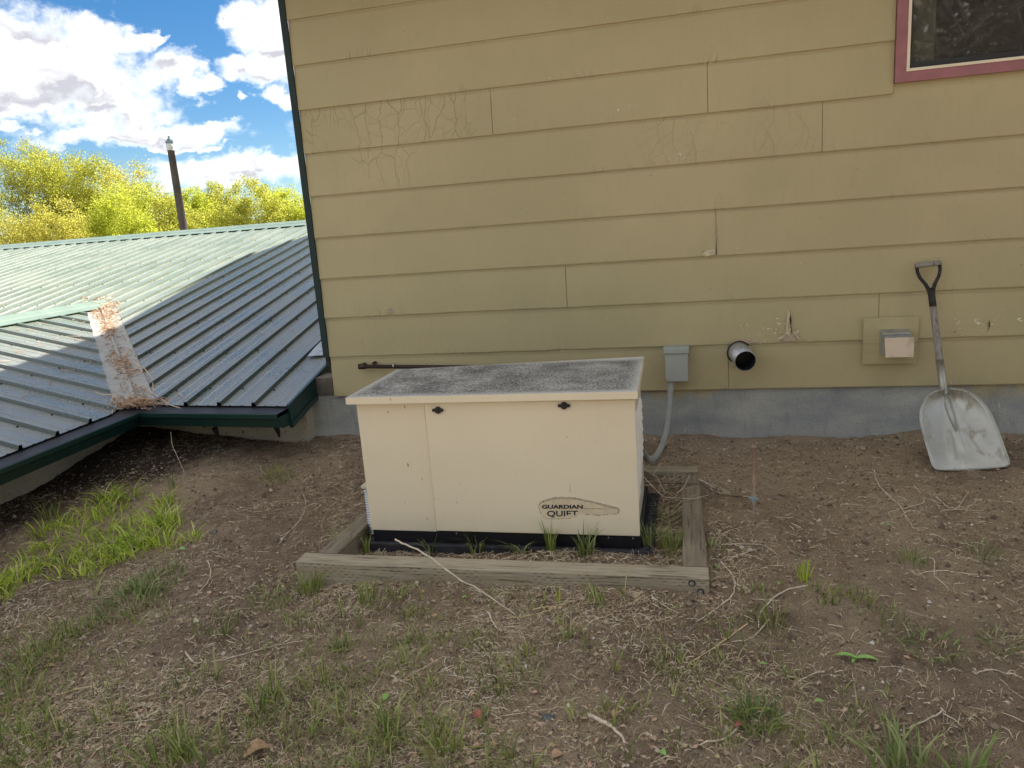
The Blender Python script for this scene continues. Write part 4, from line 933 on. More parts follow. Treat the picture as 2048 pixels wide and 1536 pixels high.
# inner corner: where the two outer lines cross
def cross_pt(off):
    a1 = C + pu * off; a2 = V0 + pwv * off; A_ = np.array([u[:2], -w[:2]]).T; k_ = np.linalg.solve(A_, (a2 - a1)[:2]); p = a1 + u * k_[0]; p[2] = C[2]; return p
def gut_ring(P, out, zf=1.):
    """cross-section of a K gutter at eave point P, out = unit outward * scale to corner"""
    prof = [(.0, -.035), (.0, -.112), (.075, -.112), (.088, -.085), (.100, -.06), (.122, -.046), (.125, -.020), (.119, -.018), (.117, -.04)]
    return [np.array([P[0], P[1], C[2]]) + out * o_ + np.array([0, 0, z_]) for o_, z_ in prof]
ic_in = cross_pt(0.0); ic_out = (cross_pt(GW) - ic_in) / GW
def gutter(P_a, out_a, P_b, out_b, name):
    A_ = gut_ring(P_a, out_a); B_ = gut_ring(P_b, out_b); n_ = len(A_); mb = MB(); V = A_ + B_
    mb.add(V, [(i, n_ + i, n_ + i + 1, i + 1) for i in range(n_ - 1)] + [tuple(range(n_)), tuple(reversed(range(n_, 2 * n_)))]); go = mb.build(name, M['green'], lb)
    g = MB(); h = lambda P, out, o_, z_: np.array([P[0], P[1], C[2]]) + out * o_ + np.array([0, 0, z_]); N = 14; V = []
    for i in range(N + 1):
        f_ = i / N; P = P_a + (P_b - P_a) * f_; out = out_a + (out_b - out_a) * f_; d_ = .003 * mnoise.noise((f_ * 6, P_a[0], 2))
        V += [h(P, out, -.01, -.006), h(P, out, .03, -.009 + d_), h(P, out, .08, -.014 + d_ * 1.5), h(P, out, .119, -.0165)]
    g.add(V, [(i * 4 + j, (i + 1) * 4 + j, (i + 1) * 4 + j + 1, i * 4 + j + 1) for i in range(N) for j in range(3)]); g.build('leaf_guard', M['guard'], go); return go
Cz = C + u * .008
g1 = gutter(ic_in, ic_out, Cz, pu, 'gutter')
g2_ = gutter(V0 + w * -4.2, pwv, ic_in, ic_out, 'gutter')
# rake fascia on the right end
rk = MB(); th = u * .022; N = 1
Pa, Pb = C + rb * -.01 + u * .0, C + rb * 1.6
for (za, zb_, thk, o0) in ((.012, -.125, u * .018, u * .0), (-.095, -.128, u * .026, u * .0)):
    V = [Pa + o0 + (0, 0, za), Pb + o0 + (0, 0, za), Pb + o0 + (0, 0, zb_), Pa + o0 + (0, 0, zb_)]; V += [v + thk for v in V]
    rk.add(V, [(3, 2, 1, 0), (4, 5, 6, 7), (0, 1, 5, 4), (1, 2, 6, 5), (2, 3, 7, 6), (3, 0, 4, 7)])
rk.build('rake_fascia', M['green'], lb)
# small flashing sheet where roof meets the house corner
fs = MB(); q1, q2, q3, q4 = [main_px(*p) + nn1 * .024 for p in ((616, 719), (650, 716), (646, 686), (632, 700))]
fs.add([q1, q2, q3, q4] + [q - nn1 * .003 for q in (q1, q2, q3, q4)], [(0, 1, 2, 3), (7, 6, 5, 4), (0, 4, 5, 1), (1, 5, 6, 2), (2, 6, 7, 3), (3, 7, 4, 0)]); fs.build('corner_flashing', M['galv'], lb)
# soffit and walls
W1 = C - pu * .33; W2 = V0 - pwv * .30
A_ = np.array([u[:2], -w[:2]]).T; k_ = np.linalg.solve(A_, (W2 - W1)[:2]); ic_w = W1 + u * k_[0]
def vwall(Pa, Pb, z0, z1, back, name, mat):
    Pa = np.array([Pa[0], Pa[1], 0]); Pb = np.array([Pb[0], Pb[1], 0]); bk = back * .15; V = []
    N = 12
    for i in range(N + 1):
        P = Pa + (Pb - Pa) * i / N; V += [P + (0, 0, z0), P + (0, 0, z1), P + bk + (0, 0, z1), P + bk + (0, 0, z0)]
    mb = MB(); mb.add(V, [(i * 4 + j, (i + 1) * 4 + j, (i + 1) * 4 + (j + 1) % 4, i * 4 + (j + 1) % 4) for i in range(N) for j in range(4)] + [(0, 1, 2, 3), (N * 4 + 3, N * 4 + 2, N * 4 + 1, N * 4)]); return mb.build(name, mat, lb)
vwall(ic_w, np.array([-2.378, (W1 + u * 0)[1] + .002, 0]), -3.9, -1.03, -pu, 'stucco_wall', M['stucco'])
vwall(W2 + w * -3.8, ic_w, -3.9, -1.03, -pwv, 'stucco_wall', M['stucco'])
vwall(W2 + w * -3.8, W2 + w * -3.8 + wl_dir * 4.2 * np.array([1, 1, 0]), -3.9, -.8, w, 'stucco_wall', M['stucco'])
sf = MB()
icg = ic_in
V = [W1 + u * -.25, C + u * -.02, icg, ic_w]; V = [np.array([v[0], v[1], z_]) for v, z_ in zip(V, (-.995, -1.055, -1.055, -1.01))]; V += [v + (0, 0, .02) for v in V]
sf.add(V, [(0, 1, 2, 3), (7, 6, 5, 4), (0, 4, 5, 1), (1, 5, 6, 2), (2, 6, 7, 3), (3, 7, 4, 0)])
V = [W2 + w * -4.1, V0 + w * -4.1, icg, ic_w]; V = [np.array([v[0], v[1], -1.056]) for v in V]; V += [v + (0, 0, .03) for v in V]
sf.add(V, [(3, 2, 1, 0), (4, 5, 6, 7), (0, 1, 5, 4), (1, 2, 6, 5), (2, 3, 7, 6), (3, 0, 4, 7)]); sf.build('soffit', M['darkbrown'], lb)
# dark brackets/stains beneath the gutter
for (px, py) in ((430, 862), (553, 860)):
    q_ = at_y(px, py, 3.86); mb = MB(); mb.tube([q_ + (0, 0, .02), q_ + (.004, .01, -.02), q_ + (0, .02, -.05)], [.018, .012, .006], 7); mb.build('gutter_outlet', M['black'], lb)

# ------------------------------------------------------------------ utility pole with a lamp
YP = 18.0
q0 = at_y(366, 450, YP); q1 = at_y(340, 300, YP); up_ = root('utility_pole', 'old grey wooden pole with a lamp head standing behind the green roof', 'pole', (q0[0], q0[1], -3.6))
mb = MB(); mb.tube([(q0[0], YP, -3.7), (q0[0], YP, q0[2]), (q0[0], YP, q1[2])], [.125, .105, .088], 16); mb.build('post', M['pole'], up_, smooth=True)
q2 = q1[2]; xq = q0[0]
mb = MB(); mb.tube([(xq, YP, q2 - .02), (xq, YP, q2 + .02), (xq, YP, q2 + .13), (xq, YP, q2 + .16)], [.085, .10, .105, .09], 16); mb.build('lamp_lens', M['lampwhite'], up_, smooth=True)
mb = MB(); mb.tube([(xq, YP, q2 + .16), (xq, YP, q2 + .18), (xq, YP, q2 + .28), (xq, YP, q2 + .29)], [.095, .075, .055, .03], 12); mb.tube([(xq, YP, q2 + .29), (xq, YP, q2 + .35)], .028, 8)
mb.box((xq - .10, YP - .03, q2 + .17), (xq - .08, YP + .03, q2 + .25)); mb.box((xq + .08, YP - .03, q2 + .17), (xq + .10, YP + .03, q2 + .25)); mb.build('lamp_housing', M['lampgrey'], up_)

# ------------------------------------------------------------------ trees
def tree(px, pyt, Y, wpx, mat, label, seed, dens=1., loose=0., low=None):
    rr = np.random.default_rng(seed); top = at_y(px, pyt, Y); rx = wpx * Y / (F * .94); bx, bz = top[0], -3.8
    H = top[2] - bz
    r_ = root('broadleaf_tree', label, 'tree', (bx, Y, bz), 'trees behind the low building')
    tk = MB(); tips = []
    def limb(p, d, L, r0, depth):
        n = 4; pts = [p]; rs = [r0]; d = d.copy()
        for i in range(n):
            d = d + rr.normal(0, .10, 3); d[2] += .05; d /= np.linalg.norm(d); p = p + d * L / n; pts.append(p); rs.append(r0 * (1 - .6 * (i + 1) / n))
        tk.tube(pts, rs, 6 if depth < 2 else 4, cap=False)
        if depth >= 3: tips.append(p); return
        nb = 3 if depth < 2 else 4
        for j in range(nb):
            a_ = rr.uniform(0, 2 * math.pi); sp2 = rr.uniform(.35, .75); dd = d + sp2 * np.array([math.cos(a_), math.sin(a_) * .9, .1]); dd /= np.linalg.norm(dd)
            i0 = rr.integers(2, 5); limb(pts[i0], dd, L * rr.uniform(.58, .8), rs[i0] * .7, depth + 1)
        tips.append(p)
    for kk in range(3):
        a_ = rr.uniform(0, 6.28); limb(np.array([bx, Y, bz]) + (rr.normal(0, .15), rr.normal(0, .15), 0), np.array([math.cos(a_) * .28, math.sin(a_) * .28, 1.]), H * .38, .13, 0)
    tips = np.array(tips)
    # bring limbs into the crown's measured width and height
    V = np.array(tk.V); cx = bx
    hmax = tips[:, 2].max(); sxy = rx * .86 / max(1e-3, np.percentile(np.abs(tips[:, 0] - bx), 92)); sz = (top[2] - .35 - bz) / (hmax - bz)
    def fit(P): P = P.copy(); kz = (P[:, 2] - bz) / H; P[:, 0] = bx + (P[:, 0] - bx) * (1 + (sxy - 1) * np.clip(kz * 1.5, 0, 1)); P[:, 1] = Y + (P[:, 1] - Y) * (1 + (sxy - 1) * np.clip(kz * 1.5, 0, 1)); P[:, 2] = bz + (P[:, 2] - bz) * sz; return P
    tk.V = [tuple(v) for v in fit(V)]; tips = fit(tips)
    tk.build('trunk', M['bark'], r_)
    # clumps at the tips and lobes on the outer crown
    ncl = int(80 * dens); th_ = rr.uniform(0, 2 * math.pi, ncl); zz = rr.uniform(-.55, 1, ncl); rad_ = np.sqrt(1 - np.clip(zz, -1, 1) ** 2 * .96)
    ell = np.stack([bx + rx * rad_ * np.cos(th_) * rr.uniform(.55, 1, ncl), Y + rx * rad_ * np.sin(th_) * rr.uniform(.55, 1, ncl), bz + H * .60 + H * .38 * zz * rr.uniform(.75, 1., ncl)], 1)
    cc_ = np.vstack([tips, ell]); n_per = int(125 * dens)
    idx_ = np.repeat(np.arange(len(cc_)), n_per); rad2 = rr.uniform(.30, .75, len(cc_))[idx_] * (1 + loose) * (rx / 2.4) ** .5
    g_ = rr.normal(0, 1, (len(idx_), 3)); g_ /= np.linalg.norm(g_, axis=1)[:, None] + 1e-9; g_ *= rr.uniform(0, 1, len(idx_))[:, None] ** .45
    P = cc_[idx_] + g_ * rad2[:, None] * np.array([1, 1, .85])
    P = P[(P[:, 2] > -1.0)]
    P = P[(P[:, 2] < top[2] + .12)]
    n_ = len(P); sz_ = rr.uniform(.019, .040, n_) * (Y / 32.) ** .6
    d1 = rr.normal(0, 1, (n_, 3)); d1 /= np.linalg.norm(d1, axis=1)[:, None]; d2 = np.cross(d1, rr.normal(0, 1, (n_, 3))); d2 /= np.linalg.norm(d2, axis=1)[:, None]
    a_, b_ = d1 * sz_[:, None] * 1.5, d2 * sz_[:, None] * .75
    V = np.stack([P - a_, P + b_, P + a_, P - b_], 1).reshape(-1, 3); Q = np.arange(n_ * 4).reshape(-1, 4)
    link('crown', fast_mesh('crown', V, Q, mat), r_)
TREES = [(28, 275, 36, 95, 'leaf1', 'tallest tree at the left edge of the sky, dense yellow green crown', 1.1, 0.),
         (95, 378, 30, 85, 'leaf2', 'rounded ochre tinted tree in front of the tall ones at far left', 1.0, 0.),
         (127, 292, 38, 72, 'leaf1', 'second tall yellow green tree from the left edge', 1., .1),
         (178, 298, 37, 70, 'leaf1', 'tall bushy tree between the second tree and the airy one', 1., .1),
         (244, 308, 36, 68, 'leaf2', 'airy tree with bare twig tips at its upper right', .75, .25),
         (222, 352, 30, 70, 'leaf3', 'lime green lower tree standing before the airy tall tree', 1., 0.),
         (306, 358, 33, 66, 'leaf1', 'medium tree directly left of the wooden pole', .95, .1),
         (262, 408, 28, 46, 'leaf3', 'low lime green bushy tree left of the pole, just above the ridge', .9, 0.),
         (388, 362, 40, 42, 'leaf3', 'small green tree directly right of the wooden pole', 1., 0.),
         (434, 356, 42, 50, 'leaf1', 'second tree to the right of the pole', 1., 0.),
         (500, 348, 40, 72, 'leaf1', 'broad domed tree, highest between pole and house', 1.1, 0.),
         (568, 364, 42, 52, 'leaf3', 'yellow green tree touching the house corner', 1., .1),
         (640, 375, 42, 60, 'leaf1', 'tree mostly hidden behind the corner of the khaki house', .7, 0.),
         (-90, 300, 36, 90, 'leaf1', 'tree just beyond the left edge of the picture', .7, 0.)]
for i, (px, py, Y, wp, mt, lab, dn, lo) in enumerate(TREES): tree(px, py + 6, Y, wp, M[mt], lab, 100 + i * 7, dn, lo)

# ------------------------------------------------------------------ small scatter: litter, twigs, grass
def poly_tube(pxs, h, r0, r1=None, lift=None):
    """a stick that follows the ground under the given picture points"""
    P = [gpt(px, py, h if lift is None else h + lift[i]) for i, (px, py) in enumerate(pxs)]
    out = []
    for i in range(len(P) - 1):
        a0, a1, a2, a3 = P[max(i - 1, 0)], P[i], P[i + 1], P[min(i + 2, len(P) - 1)]
        for u_ in np.linspace(0, 1, 5)[:-1]: out.append(.5 * ((2 * a1) + (-a0 + a2) * u_ + (2 * a0 - 5 * a1 + 4 * a2 - a3) * u_ ** 2 + (-a0 + 3 * a1 - 3 * a2 + a3) * u_ ** 3))
    out.append(P[-1]); out = [o_ + rng.normal(0, .0016, 3) for o_ in out]; r0 = r0 * .9; r1 = r1 or r0 * .5; n_ = len(out)
    mb = MB(); mb.tube(out, [r0 + (r1 - r0) * i / (n_ - 1) for i in range(n_)], 6); return mb, P[0]
def stick(pxs, label, r0=.0032, h=.006, mat='twig', lift=None, extra=None, name='twig'):
    mb, p = poly_tube(pxs, h, r0, None, lift)
    for e in (extra or []):
        m2, _ = poly_tube(e, h, r0 * .75); mb.add(m2.V, m2.F)
    thing_mesh(name, mb, M[mat], p, True, label=label, cat='twig' if name == 'twig' else name.replace('_', ' '), group='sticks lying on the soil')
stick([(790, 1078), (812, 1090), (862, 1116), (920, 1160), (948, 1172), (1000, 1208), (1034, 1232)], 'long pale branch lying across the front timber', .0045, .008, lift=[.10, .10, .095, .075, .06, .025, 0], extra=None)
stick([(975, 1224), (985, 1240), (990, 1252), (1010, 1262)], 'short white forked stick below the end of the long pale branch', .0042)
stick([(555, 1090), (578, 1062), (600, 1040), (612, 1010), (607, 988)], 'curved twig on bare soil left of the generator', .0034, extra=[[(612, 1012), (632, 1006), (651, 996)]])
stick([(370, 1305), (388, 1324), (430, 1323), (500, 1305), (555, 1290), (615, 1280)], 'long bent twig among grass in the lower left', .0032)
stick([(414, 1121), (422, 1144), (414, 1165), (397, 1186), (381, 1192)], 'curved twig right of the dark grass tuft, left of the timber', .0034)
stick([(1442, 1124), (1465, 1153), (1469, 1186), (1442, 1211), (1394, 1244)], 'curved brown stick beside the right front corner of the timber frame', .0042)
stick([(1616, 1171), (1575, 1179), (1541, 1202), (1519, 1231), (1519, 1258)], 'arched tan stick beside the small grass tufts on the right', .0042, extra=[[(1537, 1240), (1517, 1264), (1500, 1277), (1465, 1285)]])
stick([(1496, 1246), (1442, 1285), (1380, 1326)], 'straight yellow straw stalk right of centre', .0034, mat='straw')
stick([(1748, 941), (1761, 974), (1802, 1014), (1815, 1041), (1835, 1059), (1856, 1057)], 'long wavy twig left of the shovel blade', .0028)
stick([(1829, 972), (1848, 1003), (1815, 1014), (1780, 1024), (1782, 1035)], 'hooked twig crossing the long wavy one', .0026)
stick([(1871, 993), (1908, 1018), (1937, 983)], 'V shaped twig in front of the shovel blade', .0026, extra=[[(1881, 1022), (1920, 1019), (1965, 1020), (1980, 1003)]])
stick([(1653, 1341), (1612, 1353), (1585, 1374)], 'short arched twig on bare soil in the lower right', .0030)
stick([(1481, 1449), (1450, 1478), (1413, 1484), (1380, 1495)], 'white root beside the grass tuft at the bottom', .0040)
stick([(1178, 1431), (1213, 1448), (1233, 1462), (1254, 1488)], 'thick split stick near the bottom centre', .0075, extra=None)
stick([(1887, 1424), (1850, 1441), (1811, 1457)], 'straight twig at the lower right', .0030, extra=[[(1887, 1424), (1931, 1457)]])
stick([(1442, 1090), (1521, 1090), (1562, 1115)], 'thin twig right of the timber frame', .0026)
stick([(1064, 1218), (1110, 1212), (1150, 1202)], 'yellow straw stalk below the timber', .0034, mat='straw', extra=[[(1014, 1238), (1076, 1228), (1130, 1208)]])
stick([(1303, 1192), (1332, 1214), (1373, 1231)], 'straight pale twig under the bolted timber end', .0030)
stick([(891, 1313), (890, 1330), (908, 1349), (956, 1358), (1093, 1368)], 'thin hooked twig low in the centre', .0022)
stick([(782, 1351), (810, 1364), (837, 1378)], 'short twig in the grass left of the hooked one', .003)
stick([(1442, 1180), (1500, 1190), (1540, 1230)], 'faint twig between the arched stick and the timber', .002) if False else None
stick([(1835, 1120), (1868, 1119), (1870, 1150), (1905, 1183)], 'bent twig right of the middle in the bare soil', .0030)
stick([(1830, 1148), (1880, 1142), (1940, 1148), (1988, 1152)], 'long nearly straight twig on the right', .0028)
stick([(1950, 1348), (1975, 1340), (2005, 1343), (2047, 1357)], 'pale twig at the right edge', .0028)
stick([(98, 1398), (150, 1380), (250, 1363)], 'yellow stalk among litter at the lower left', .0038, mat='straw')
stick([(342, 864), (345, 890), (358, 920), (368, 945), (362, 970)], 'long thin vine hanging from the gutter to the soil', .0022, h=.0, lift=[.16, .12, .08, .04, 0.])
# vines over the right timber
mb = MB(); Lp = lambda pts: [at_z(x, y, z) for x, y, z in pts]
mb.tube(Lp([(1286, 952, -1.20), (1309, 977, -1.25), (1327, 994, -1.27), (1357, 996, -1.284), (1386, 998, -1.283), (1417, 990, -1.30)]), [.0026, .0024, .0022, .002, .002, .0015], 5)
mb.tube(Lp([(1288, 938, -1.18), (1313, 953, -1.22), (1330, 985, -1.28)]), .0022, 5)
mb.tube(Lp([(1379, 950, -1.25), (1368, 975, -1.27), (1355, 985, -1.29)]), .0014, 5); mb.tube(Lp([(1306, 950, -1.2), (1316, 935, -1.18), (1322, 925, -1.17)]), .0014, 5)
mb.tube(Lp([(1398, 958, -1.285), (1427, 975, -1.30), (1459, 985, -1.31), (1490, 985, -1.31), (1517, 981, -1.30)]), [.003, .003, .0028, .0028, .002], 5)
mb.tube(Lp([(1398, 960, -1.285), (1440, 975, -1.30), (1463, 988, -1.31)]), .0016, 5)
mb.tube([v for v in [gpt(1430, 960, .004), gpt(1450, 968, .01), gpt(1464, 982, .004)]], .0014, 5)
thing_mesh('bare_vine', mb, M['twig'], mb.V[0], True, label='leafless vine straggling from generator over the right timber', cat='vine')

# litter: thousands of straw and twig bits
def litter_mesh(X, Y, L, Wd_, zoff, curl=.28, tilt=.18):
    n = len(X); th = rng.uniform(0, 2 * math.pi, n); d = np.stack([np.cos(th), np.sin(th)], 1); th2 = th + rng.normal(0, curl, n); d2 = np.stack([np.cos(th2), np.sin(th2)], 1)
    p0 = np.stack([X, Y], 1); p1 = p0 + d * L[:, None] / 2; p2 = p1 + d2 * L[:, None] / 2
    nrm = np.stack([-d[:, 1], d[:, 0]], 1); V = []
    tz = rng.uniform(0, tilt, n) * L
    zz = [zoff + rng.uniform(0, .004, n), zoff + tz * .6 + rng.uniform(.001, .006, n), zoff + tz * rng.choice([0, 1.], n)]
    for k_, (p, wk) in enumerate(((p0, .6), (p1, 1.), (p2, .5))):
        base = gz_np(p[:, 0], p[:, 1]) + zz[k_]
        for s_ in (-1, 1): V.append(np.concatenate([p + s_ * nrm * (Wd_ * wk)[:, None] / 2, (base + s_ * Wd_ * .25)[:, None]], 1))
    V = np.stack(V, 1)  # n,6,3
    V = V.reshape(-1, 3); b_ = np.arange(n)[:, None] * 6
    Q = np.concatenate([b_ + np.array([0, 1, 3, 2]), b_ + np.array([2, 3, 5, 4])], 0); return V, Q
def blocked(x, y):
    gen_ = (x > GX0 - .03) & (x < GX1 + .05) & (y > GY0 - .012) & (y < GY1 + .05)
    tim = ((x > -1.55) & (x < .06) & (y > 2.505) & (y < 2.61)) | ((x > -.05) & (x < .06) & (y > 2.6) & (y < 3.7)) | ((x > -1.54) & (x < -1.44) & (y > 2.6) & (y < 3.7)) | ((x > -1.5) & (x < .04) & (y > 3.62) & (y < 3.72))
    return gen_ | tim | (y > 4.19)
def patchy(x, y, s, off): return np.array([mnoise.noise((a_ * s, b_ * s, off)) for a_, b_ in zip(x, y)])
def density(x, y):
    d = .13 + .05 * (x < .2) - .05 * sstep(3.0, 3.8, y) + .65 * sstep(2.9, 1.5, y) * sstep(1.1, -.6, x) + .35 * np.exp(-((y - 2.42) / .16) ** 2) * (x < .1) * (x > -1.7)
    d += .45 * np.exp(-((x - .12) / .09) ** 2) * (y > 2.3) * (y < 3.7) + .35 * np.exp(-((x + 1.66) / .14) ** 2) * (y > 2.4) * (y < 3.6)
    d += .55 * ((x > -1.44) & (x < -.05) & (y > 2.6) & (y < 3.6)) + .25 * sstep(1.9, 1.6, y) * (x < .4) + .16 * sstep(3.9, 4.15, y)
    return d
def sample(n, x0, x1, y0, y1, mult=1., s=2.6, off=.3, sharp=(-.25, .35)):
    X = rng.uniform(x0, x1, n); Y = rng.uniform(y0, y1, n); pn = patchy(X, Y, s, off); p = density(X, Y) * mult * (.32 + 1.1 * sstep(sharp[0], sharp[1], pn))
    keep = (rng.uniform(0, 1, n) < p) & ~blocked(X, Y); return X[keep], Y[keep]
X, Y = sample(330000, -3.7, 2.3, 1.35, 4.18); n = len(X)
L = rng.gamma(2.2, .0075, n) + .006; Wl = rng.uniform(.0008, .0021, n)
V1, Q1 = litter_mesh(X, Y, L, Wl, .002)
X, Y = sample(17000, -3.5, 2.3, 1.35, 4.1, .5); n = len(X)
V2, Q2 = litter_mesh(X, Y, rng.uniform(.03, .12, n), rng.uniform(.0009, .0016, n), .004, .32, .10)
V3 = np.vstack([V1, V2]); Q3 = np.vstack([Q1, Q2 + len(V1)])
link('straw_litter', fast_mesh('straw_litter', V3, Q3, M['litter']), label='dry straw and twig litter scattered over the soil', cat='litter', kind='stuff')
# broad leaf bits in the lower left
def leafbits(n, x0, x1, y0, y1, sz, mult):
    X, Y = sample(n, x0, x1, y0, y1, mult, 2.2, 5.1); n = len(X); a = rng.uniform(0, 6.28, n); l = rng.uniform(*sz, n); d = np.stack([np.cos(a), np.sin(a)], 1); m_ = np.stack([-d[:, 1], d[:, 0]], 1)
    Z = gz_np(X, Y) + .006; p = np.stack([X, Y], 1); V = []
    for (f_, g_, h_) in ((-.5, 0, 0), (-.1, -.26, .25), (.5, 0, .12), (.05, .26, .3)):
        q_ = p + d * (l * f_)[:, None] + m_ * (l * g_)[:, None]; V.append(np.concatenate([q_, (Z + l * h_ * rng.uniform(-.3, 1.3, n))[:, None]], 1))
    V = np.stack(V, 1).reshape(-1, 3); return V, np.arange(len(V)).reshape(-1, 4)
Vb, Qb = leafbits(15000, -2.6, 1.9, 1.35, 2.8, (.007, .026), .6)
M['bits'] = island_mat('dry_leaf_bits', [(0, (.20, .14, .09)), (.35, (.38, .27, .18)), (.7, (.54, .41, .28)), (.95, (.56, .34, .21)), (1, (.42, .48, .20))], .8)
link('leaf_litter', fast_mesh('leaf_litter', Vb, Qb, M['bits']), label='small curled dry leaf bits strewn across the foreground', cat='litter', kind='stuff')
# crumbs of soil
X, Y = rng.uniform(-3.6, 2.3, 26000), rng.uniform(1.35, 4.15, 26000); kp = ~blocked(X, Y); X, Y = X[kp], Y[kp]; n = len(X); r_ = rng.gamma(2., .0016, n) + .0012; Z = gz_np(X, Y) + .003
c_ = np.stack([X, Y, Z], 1); dirs = np.array([(1, 0, 0), (0, 1, 0), (-1, 0, 0), (0, -1, 0), (0, 0, 1)]); V = (c_[:, None, :] + dirs[None] * r_[:, None, None] * rng.uniform(.6, 1.3, (n, 5, 1))).reshape(-1, 3)
b_ = np.arange(n)[:, None] * 5; T3 = np.concatenate([b_ + np.array(t) for t in ((0, 1, 4), (1, 2, 4), (2, 3, 4), (3, 0, 4))], 0)
M['crumb'] = island_mat('soil_crumbs', [(0, (.10, .07, .05)), (.6, (.26, .185, .125)), (.9, (.38, .29, .2)), (1, (.62, .56, .46))], .95)
link('soil_crumbs', fast_mesh('soil_crumbs', V, T3, M['crumb']), label='loose soil crumbs and tiny pebbles over the ground', cat='gravel', kind='stuff')

def blades(X, Y, H, Wb, lean, zoff=0., dirs=None, seg=4, droop=1.):
    n = len(X); th = rng.uniform(0, 2 * math.pi, n) if dirs is None else dirs; d = np.stack([np.cos(th), np.sin(th)], 1); ph_ = th + math.pi / 2 + rng.normal(0, .6, n); s_ = np.stack([np.cos(ph_), np.sin(ph_)], 1)
    Z0 = gz_np(X, Y) + zoff - .004; V = []
    for k_ in range(seg + 1):
        t_ = k_ / seg; fwd = lean * H * (t_ ** 1.9); up2 = H * (t_ - droop * .35 * lean * t_ ** 3); wd2 = Wb * (1 - t_) ** .6 * (.75 + .5 * min(1, 4 * t_)) if k_ < seg else Wb * .04
        P = np.stack([X, Y], 1) + d * fwd[:, None]
        for q_ in (-1, 1): V.append(np.concatenate([P + q_ * s_ * (wd2 / 2)[:, None], (Z0 + up2)[:, None]], 1))
    V = np.stack(V, 1).reshape(-1, 3); b_ = np.arange(n)[:, None] * (2 * (seg + 1)); Q = np.concatenate([b_ + np.array([2 * k_, 2 * k_ + 1, 2 * k_ + 3, 2 * k_ + 2]) for k_ in range(seg)], 0); return V, Q
def clump(cx, cy, n, rx, h, wb=.004, lean=(.2, .9), outward=True):
    a = rng.uniform(0, 6.28, n); r_ = rx * np.sqrt(rng.uniform(0, 1, n)); X = cx + r_ * np.cos(a); Y = cy + r_ * np.sin(a)
    dirs = a + rng.normal(0, .7, n) if outward else None
    return blades(X, Y, rng.uniform(*h, n), rng.uniform(.6, 1.25, n) * wb, rng.uniform(*lean, n), dirs=dirs)
def merge(L_):
    V = []; Q = []; k_ = 0
    for v, q in L_: V.append(v); Q.append(q + k_); k_ += len(v)
    return np.vstack(V), np.vstack(Q)
# lime green patch on the left, its sunlight painted into the blade colour
parts = []
for (px, py, rx, n, h) in ((235, 1010, .22, 150, (.05, .13)), (150, 1045, .20, 120, (.04, .10)), (250, 1060, .26, 190, (.05, .12)), (330, 1050, .20, 150, (.05, .13)), (185, 1095, .26, 170, (.04, .10)), (270, 1100, .16, 100, (.04, .10)),
                           (110, 1110, .2, 90, (.03, .08)), (60, 1150, .18, 110, (.04, .09)), (20, 1160, .16, 100, (.04, .10)), (10, 1190, .12, 60, (.04, .09)), (135, 1150, .13, 50, (.03, .07)), (90, 1075, .14, 50, (.03, .07)), (370, 1070, .1, 40, (.04, .08)), (300, 1005, .12, 60, (.06, .12))):
    g_ = gpt(px, py + 12); 
    for _ in range(max(2, n // 16)):
        a_ = rng.uniform(0, 6.28); rr_ = rx * .8 * math.sqrt(rng.uniform()); parts.append(clump(g_[0] + rr_ * math.cos(a_), g_[1] + rr_ * math.sin(a_) * .9, int(16 * 1.3), .045, (h[0] * .7, h[1] * 1.15), .0064, (.4, 1.4)))
V, Q = merge(parts); link('lime_grass', fast_mesh('lime_grass', V, Q, M['lime']), label='bright lime green grass patch below the gutter on the left', cat='grass', kind='stuff')
# ordinary sparse grass in the foreground
parts = []; X, Y = sample(1100, -2.6, .6, 1.35, 2.45, .60, 1.6, 9.2, (-.25, .35))
for x, y in zip(X, Y):
    k_ = rng.integers(5, 15); parts.append(clump(x, y, k_, rng.uniform(.012, .05), (.02, .075), .0034, (.3, 1.5)) if rng.random() < .8 else clump(x, y, 4, .012, (.05, .13), .0062, (.2, 1.3)))
for (px, py, n, rx, h) in ((60, 1330, 120, .12, (.03, .09)), (30, 1400, 90, .10, (.03, .08)), (130, 1270, 60, .07, (.03, .08)), (20, 1490, 120, .12, (.03, .09)), (90, 1520, 90, .12, (.03, .09)),
                           (340, 1530, 60, .05, (.05, .13)), (375, 1520, 40, .03, (.06, .14)), (525, 1440, 50, .05, (.05, .11)), (545, 1400, 30, .03, (.06, .13)), (630, 1370, 36, .05, (.05, .10)), (680, 1300, 30, .03, (.03, .07)),
                           (780, 1490, 34, .03, (.06, .13)), (870, 1480, 30, .04, (.05, .11)), (890, 1520, 40, .05, (.05, .10)), (1000, 1360, 40, .07, (.04, .08)), (1050, 1330, 46, .07, (.03, .07)), (960, 1285, 30, .05, (.03, .06)), (1120, 1255, 6, .008, (.05, .07)),
                           (800, 1340, 40, .07, (.03, .08)), (850, 1390, 30, .06, (.03, .08)), (1150, 1440, 12, .02, (.04, .09)), (1240, 1420, 26, .05, (.03, .07)), (1360, 1340, 34, .07, (.03, .07)), (210, 1380, 24, .05, (.03, .07)), (430, 1250, 34, .09, (.03, .07)),
                           (520, 1210, 34, .07, (.02, .05)), (380, 1375, 40, .08, (.03, .07)), (220, 1440, 30, .05, (.04, .09)), (470, 1500, 30, .06, (.03, .08)), (600, 1490, 24, .05, (.03, .07)), (700, 1420, 24, .05, (.03, .08)), (1500, 1190, 30, .05, (.02, .05))):
    g_ = gpt(px, py); parts.append(clump(g_[0], g_[1], n, rx, (h[0], h[1] * 1.15), .0044, (.15, 1.0)))
